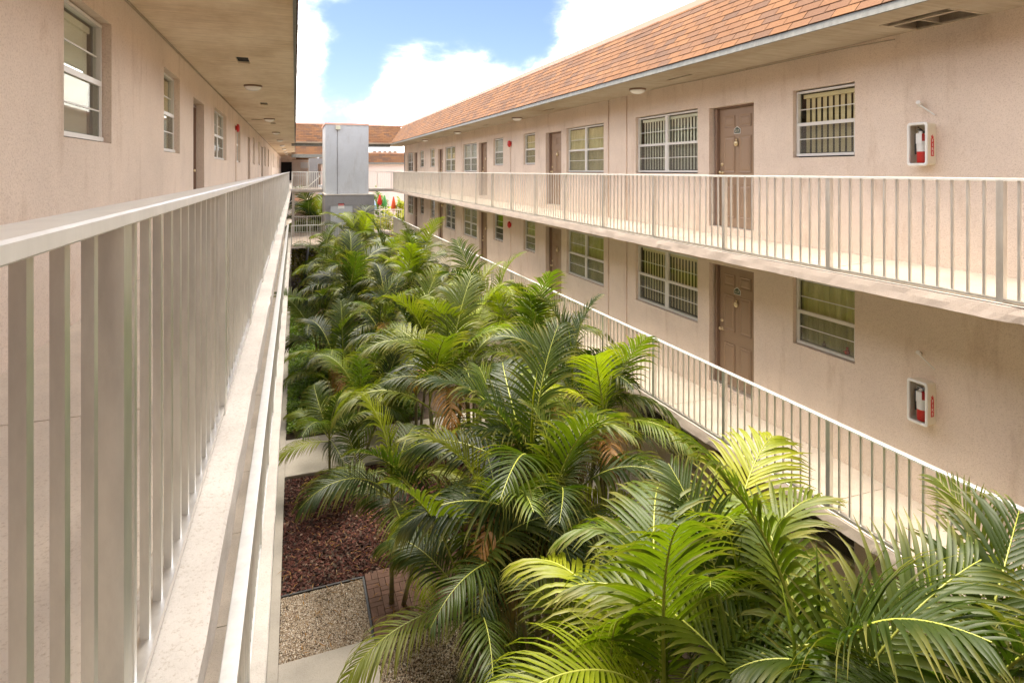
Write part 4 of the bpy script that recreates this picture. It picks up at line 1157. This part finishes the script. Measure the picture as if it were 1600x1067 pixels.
PALMS = [
 # u, v, depth, scale, stems, bright, dead, nf, label
 (1280, 1035, 4.2, 1.12, 3, 0.6, 2, 10, 'big yellow-green palm in the lower right corner area, fronds crossing the lower railing'),
 (1040, 1020, 4.3, 1.12, 2, 1.0, 0, 10, 'brightest lime green palm at the bottom edge of the picture'),
 (1480, 1110, 3.8, 1.1, 2, 0.0, 1, 9, 'dark green palm with drooping fronds along the bottom right edge'),
 (1760, 985, 3.9, 0.72, 2, 0.15, 0, 9, 'palm poking in at the right edge over the lower railing'),
 (1130, 880, 5.6, 1.1, 1, 0.8, 0, 10, 'upright palm against the lower slab edge, right of the bottom centre'),
 (830, 690, 7.6, 1.15, 4, 0.2, 3, 11, 'tallest central palm with visible cane trunk in the middle of the courtyard'),
 (775, 800, 6.9, 0.92, 2, 0.05, 0, 10, 'dark drooping palm left of the bottom centre, above the gravel'),
 (612, 735, 8.8, 0.95, 2, 0.2, 0, 9, 'arching palm over the lava rock and brick paving'),
 (515, 660, 11.8, 0.78, 2, 0.5, 0, 9, 'small light green palm beside the concrete path near the left walkway'),
 (560, 605, 13.6, 0.92, 2, 0.5, 0, 9, 'small palm behind the concrete path at the left'),
 (595, 560, 15.0, 0.85, 2, 0.6, 0, 8, 'yellowish young palm in the middle left, over the ground cover'),
 (700, 560, 10.6, 1.05, 3, 0.1, 2, 10, 'grey-green palm with a hanging frond left of the centre'),
 (895, 590, 9.4, 1.00, 3, 0.3, 1, 10, 'palm against the lower railing just right of the centre'),
 (830, 530, 11.6, 1.05, 3, 0.3, 0, 10, 'full palm centred below the lower railing'),
 (945, 620, 8.6, 0.85, 2, 0.25, 3, 8, 'palm with browning fronds spilling at the lower slab edge'),
 (750, 455, 15.0, 1.05, 3, 0.45, 0, 10, 'palm with bright crown rising against the lower railing'),
 (838, 500, 13.2, 0.80, 2, 0.4, 0, 8, 'slim palm leaning onto the lower railing right of the bright crown'),
 (650, 510, 14.5, 1.05, 3, 0.05, 1, 10, 'shaded palm in the middle of the bed'),
 (520, 535, 15.6, 0.95, 3, 0.2, 1, 9, 'dark palm over the ground cover near the left walkway'),
 (500, 475, 18.5, 1.05, 3, 0.15, 1, 9, 'dense dark palm close to the left walkway'),
 (545, 430, 19.5, 1.15, 4, 0.3, 1, 10, 'tall palm left of the bed, below the grey tower'),
 (640, 430, 19.5, 1.15, 4, 0.2, 1, 10, 'large palm mass right of the bed centre, mid distance'),
 (600, 395, 24.0, 1.25, 4, 0.35, 0, 10, 'palm with pale fronds in front of the tower base'),
 (560, 366, 29.0, 1.35, 4, 0.2, 0, 10, 'tall palm touching the front of the grey tower'),
 (510, 400, 26.0, 1.15, 3, 0.25, 1, 9, 'palm below the left bridge railing'),
 (645, 385, 27.0, 1.2, 3, 0.3, 0, 9, 'palm at the far right end of the bed near the lower railing'),
 (660, 400, 23.0, 1.1, 3, 0.4, 0, 9, 'bright palm along the lower right railing, far end'),
 (740, 520, 12.8, 0.95, 3, 0.25, 0, 9, 'mid height palm between the central ones'),
 (860, 760, 6.9, 0.8, 2, 0.1, 1, 8, 'low dark palm hidden at the foot of the central cane'),
 (945, 1010, 5.2, 0.8, 1, 0.2, 0, 9, 'dark palm at the bottom edge over the gravel'),
 (600, 480, 17.0, 1.0, 3, 0.15, 1, 9, 'dark palm between the tall left palm and the bed centre'),
 (1150, 960, 4.9, 0.9, 1, 0.5, 0, 9, 'palm between the bright bottom palm and the corner palm'),
]
for i, (u, v, d, sc, st, br, dd, nf, lb) in enumerate(PALMS):
    x, y, z = at(u, v, d)
    x = min(x, 5.15)
    palm(x, y, z, sc, st, br, dd, i+1, lb, nf)
# seedling tufts at the gravel
for i, (x, y) in enumerate([(2.55, 6.9), (2.3, 7.2), (2.9, 7.6)]):
    palm(x, y, ZG+0.35, 0.38, 2, 0.7, 0, 60+i, ['small yellow-green seedling palm growing in the gravel, nearest', 'seedling palm tuft at the left of the gravel shadow', 'seedling palm tuft under the dark drooping palm'][i], 6)

# ------------------------------------------------------------------ beyond the bridges
far = thing('apartment_building', 'low pink building with orange shingle mansard beyond the pool', 'building', (20, 62, ZG))
def FP(mb, name, m): o = mb.build(name, m, far); o.location = (-20, -62, -ZG); return o
FP(MB().box(2.5, 60, 62, 74, ZG, 0.80), 'wall', M['wall_far'])
FP(MB().box(2.3, 60, 61.4, 62, 0.70, 0.86), 'fascia', M['fascia'])
mansard(far, (20,62,ZG), Vector((2.3, 61.4, 0.86)), (1,0,0), (0,1,0), 40, 0.5, 0.95, None, 0, stuffonly=True, row_h=0.2, tab=0.6)
FP(MB().box(2.3, 60, 61.9, 62.3, 1.80, 1.88), 'coping', M['pinktrim'])
b3 = thing('apartment_building', 'wing with two shingle mansard bands closing the view behind the left bridge', 'building', (2, 58, ZG))
def GP(mb, name, m): o = mb.build(name, m, b3); o.location = (-2, -58, -ZG); return o
GP(MB().box(-2.2, 2.45, 72, 80, ZG, 2.2), 'wall', M['wall'])
GP(MB().box(-1.5, -0.35, 71.9, 71.99, ZG, 1.0), 'passage_shade', M['dark'])  # flat black panel painting in the shade at the corridor end
GP(MB().box(-1.6, 0.1, 71.3, 71.98, 1.35, 1.64), 'beam', M['wall'])
GP(MB().box(0.6, 1.8, 71.9, 72, 0.3, 1.0), 'window', M['winframe'])
GP(MB().box(-0.3, 2.4, 56, 56.2, 1.35, 1.50), 'fascia', M['fascia'])
GP(MB().box(-0.3, 2.4, 56, 72, 1.50, 1.54), 'soffit', M['soffit'])
mansard(b3, (2,58,ZG), Vector((-0.3, 56, 1.52)), (1,0,0), (0,1,0), 2.75, 0.5, 0.85, None, 0, stuffonly=True, row_h=0.2, tab=0.5)
mansard(b3, (2,58,ZG), Vector((-0.3, 71.8, 1.30)), (1,0,0), (0,1,0), 2.75, 0.5, 1.2, None, 0, stuffonly=True, row_h=0.2, tab=0.5)
GP(MB().box(-0.3, 2.4, 55.98, 56.02, 1.20, 1.34), 'beam', M['fascia'])
t2 = thing('elevator_tower', 'second smaller grey tower glimpsed between the left bridge and the first tower', 'tower', (1.9, 48, ZG))
MB().box(-0.85, -0.2, 0, 3, 0, 0.98-ZG).build('shaft', M['greydark'], t2)
MB().box(-0.2, 0.6, 0, 3, 0.55-ZG, 0.98-ZG).build('lintel', M['greydark'], t2)
MB().box(-0.2, 0.6, 0.1, 3, 0, -1.2-ZG).build('lower_wall', M['grey'], t2)
cross_railing('white railing of the farther bridge seen under the top floor bridge', -0.2, 2.4, 50, -1.4, -0.35, 14)
ps = MB()
ps.box(-0.3, 3, 50.0, 54, -1.55, -1.4)
o = tag(ps.build('walkway_bridge', M['ledge']), 'farther crossing walkway slab seen through the bridge railing', 'bridge')
# stairs with pink sides
st = thing('staircase', 'outdoor stair flight with pink stringers and white handrail behind the left bridge', 'staircase', (0.6, 44, -4))
for i in range(9):
    MB().box(-0.9+0.22*i, -0.66+0.22*i, 0, 1.4, 0.9+0.2*i, 0.95+0.2*i).build('step', M['ledge'], st)
MB().prism([(-1.0, 0.55), (1.1, 2.45), (1.1, 2.75), (-1.0, 0.85)], 'y', -0.1, 0.0).build('stringer', M['wall_far'], st)
MB().tube([(-1.0, -0.05, 1.7), (1.1, -0.05, 3.6)], 0.03, 6).build('handrail', M['white'], st)
MB().prism([(-0.8, 1.9), (1.2, 1.0), (1.2, 1.3), (-0.8, 2.2)], 'y', 1.5, 1.6).build('stringer', M['pinktrim'], st)
palm(1.35, 40.8, -3.0, 1.5, 5, 0.1, 0, 90, 'dark palm behind the middle level bridge, left of the tower', 11)
palm(0.35, 41.5, -3.9, 1.2, 3, 0.15, 0, 91, 'lower palm behind the left end of the middle level bridge', 9)
# pool side
def closed_umbrella(label, u, vt, vb, d, m):
    x, y, zt = at(u, vt, d); zb = at(u, vb, d)[2]
    r_ = thing('pool_umbrella', label, 'umbrella', (x, y, ZG), 0, 'closed umbrellas by the pool')
    H = zt-ZG; hb = zb-ZG; rr = random.Random(int(u))
    mb = MB(); seg = 14; prof = [(0.008, H), (0.05, H-0.15*(H-hb)), (0.11, H-0.45*(H-hb)), (0.17, H-0.8*(H-hb)), (0.12, hb)]
    n = len(mb.v)
    for (q, h) in prof:
        for k in range(seg):
            a = 2*math.pi*k/seg; qq = q*(1.25 if k % 2 else 0.8)
            mb.v.append((qq*math.cos(a), qq*math.sin(a), h+(0.08*(k % 2) if h == hb else 0)))
    for i in range(len(prof)-1):
        for k in range(seg): k2 = (k+1) % seg; mb.f.append((n+i*seg+k, n+i*seg+k2, n+(i+1)*seg+k2, n+(i+1)*seg+k))
    mb.build('canopy', m, r_, True)
    MB().tube([(0, 0, 0), (0, 0, H+0.04)], 0.025, 6).build('pole', M['white'], r_)
    MB().lathe([(0, 0), (0.28, 0), (0.28, 0.05), (0.05, 0.1), (0, 0.1)], seg=12).build('base', M['ledge'], r_)
UM = {'blue': mat('pale_blue_canvas', (0.42, 0.62, 0.80), 0.8), 'red': mat('red_canvas', (0.62, 0.03, 0.02), 0.8), 'green': mat('green_canvas', (0.10, 0.36, 0.10), 0.8),
      'orange': mat('orange_red_canvas', (0.72, 0.10, 0.03), 0.8), 'lime': mat('lime_canvas', (0.28, 0.52, 0.10), 0.8)}
closed_umbrella('closed pale blue pool umbrella, leftmost', 585, 313, 329, 44, UM['blue'])
closed_umbrella('closed red pool umbrella next to the green one', 593.5, 303, 321, 46, UM['red'])
closed_umbrella('closed dark green pool umbrella', 601, 304, 323, 46, UM['green'])
closed_umbrella('closed orange-red pool umbrella', 615, 306, 330, 44, UM['orange'])
closed_umbrella('closed light green pool umbrella, rightmost', 624, 309, 325, 46, UM['lime'])
def shrub(label, x, y, z0, r_, h, m, n, seed, size=0.10):
    root = thing('shrub', label, 'shrub', (x, y, z0))
    def f(g, n):
        d = g.normal(0, 1, (n, 3)); d /= np.linalg.norm(d, axis=1)[:, None]
        rad = (0.55+0.45*g.uniform(0, 1, n)**0.5)*(1+0.25*np.sin(d[:, 0]*5+seed)*np.cos(d[:, 1]*4))
        p = d*rad[:, None]*np.array([r_, r_, h/2])+np.array([0, 0, h*0.55])
        return p, d
    leaf_cloud('foliage', m, f, n, size, seed, parent=root, kind=None)
    MB().tube([(0,0,-0.02), (0.02,0,h*0.5)], 0.04, 6).build('stem', M['cane'], root)
for i, (u, v, d, rr_, hh, mk, lb) in enumerate([(636, 345, 42, 0.9, 1.6, 'coveryel', 'bright yellow-green shrub at the far right end of the pool fence'), (607, 352, 41, 1.1, 1.7, 'coveryel', 'yellow shrub behind the palms near the pool fence'),
        (592, 322, 50, 0.8, 2.2, 'cover', 'dark green bush beneath the red umbrella'), (628, 330, 44, 0.6, 1.3, 'coveryel', 'yellow shrub below the light green umbrella'),
        (655, 330, 43, 1.2, 2.0, 'cover', 'green shrub beyond the corner of the right wing')]):
    x, y, z = at(u, v, d); shrub(lb, x, y, ZG, rr_, (z-ZG)+hh*0.5, M[mk], 1600, 70+i, 0.14)
for i, (u, v, d, lb) in enumerate([(475, 398, 33, 'yellow-green hedge bush below the middle level bridge, left part'), (492, 400, 32.5, 'yellow-green hedge bush below the middle level bridge, right part')]):
    x, y, z = at(u, v, d); shrub(lb, x, y, ZG, 0.75, (z-ZG)+0.7, M['coveryel'], 2600, 80+i, 0.07)
tk = thing('tree', 'dark leaning tree trunk below the middle level bridge', 'tree', (at(476, 420, 30)[0], at(476, 420, 30)[1], ZG))
MB().tube([(0, 0, 0), (0.05, 0, 1.6), (0.2, 0.1, 2.7)], [0.10, 0.08, 0.07], 8).build('trunk', M['black'], tk, True)
wall_p = MB().box(3.0, 20, 52, 52.2, ZG, ZG+1.2).build('garden_wall', mat('rust_red_fence', (0.35, 0.09, 0.06), 0.8)); tag(wall_p, 'low rust red fence panel by the pool umbrellas', 'fence')
cross_railing('white pool fence railing behind the far end of the palms', 4.0, 7.2, 41.5, -4.3, -2.75, 20, 'pool fence')
# distant tower blocks above the far mansard
db = thing('apartment_block', 'distant pale block just visible over the far mansard roof', 'building', (20, 140, ZG))
MB().box(-3, 3.2, 0, 8, 0, 5.2-ZG).build('wall', M['white'], db)
for i in range(5): MB().box(-2.6+i*1.2, -1.9+i*1.2, -0.05, -0.002, 3.6-ZG, 4.7-ZG).build('window', M['jamb'], db)
shrub('distant tree crown over the far mansard roof', 26.5, 138, 3.0-1.2, 2.6, 3.0, M['cover'], 900, 95, 0.4)
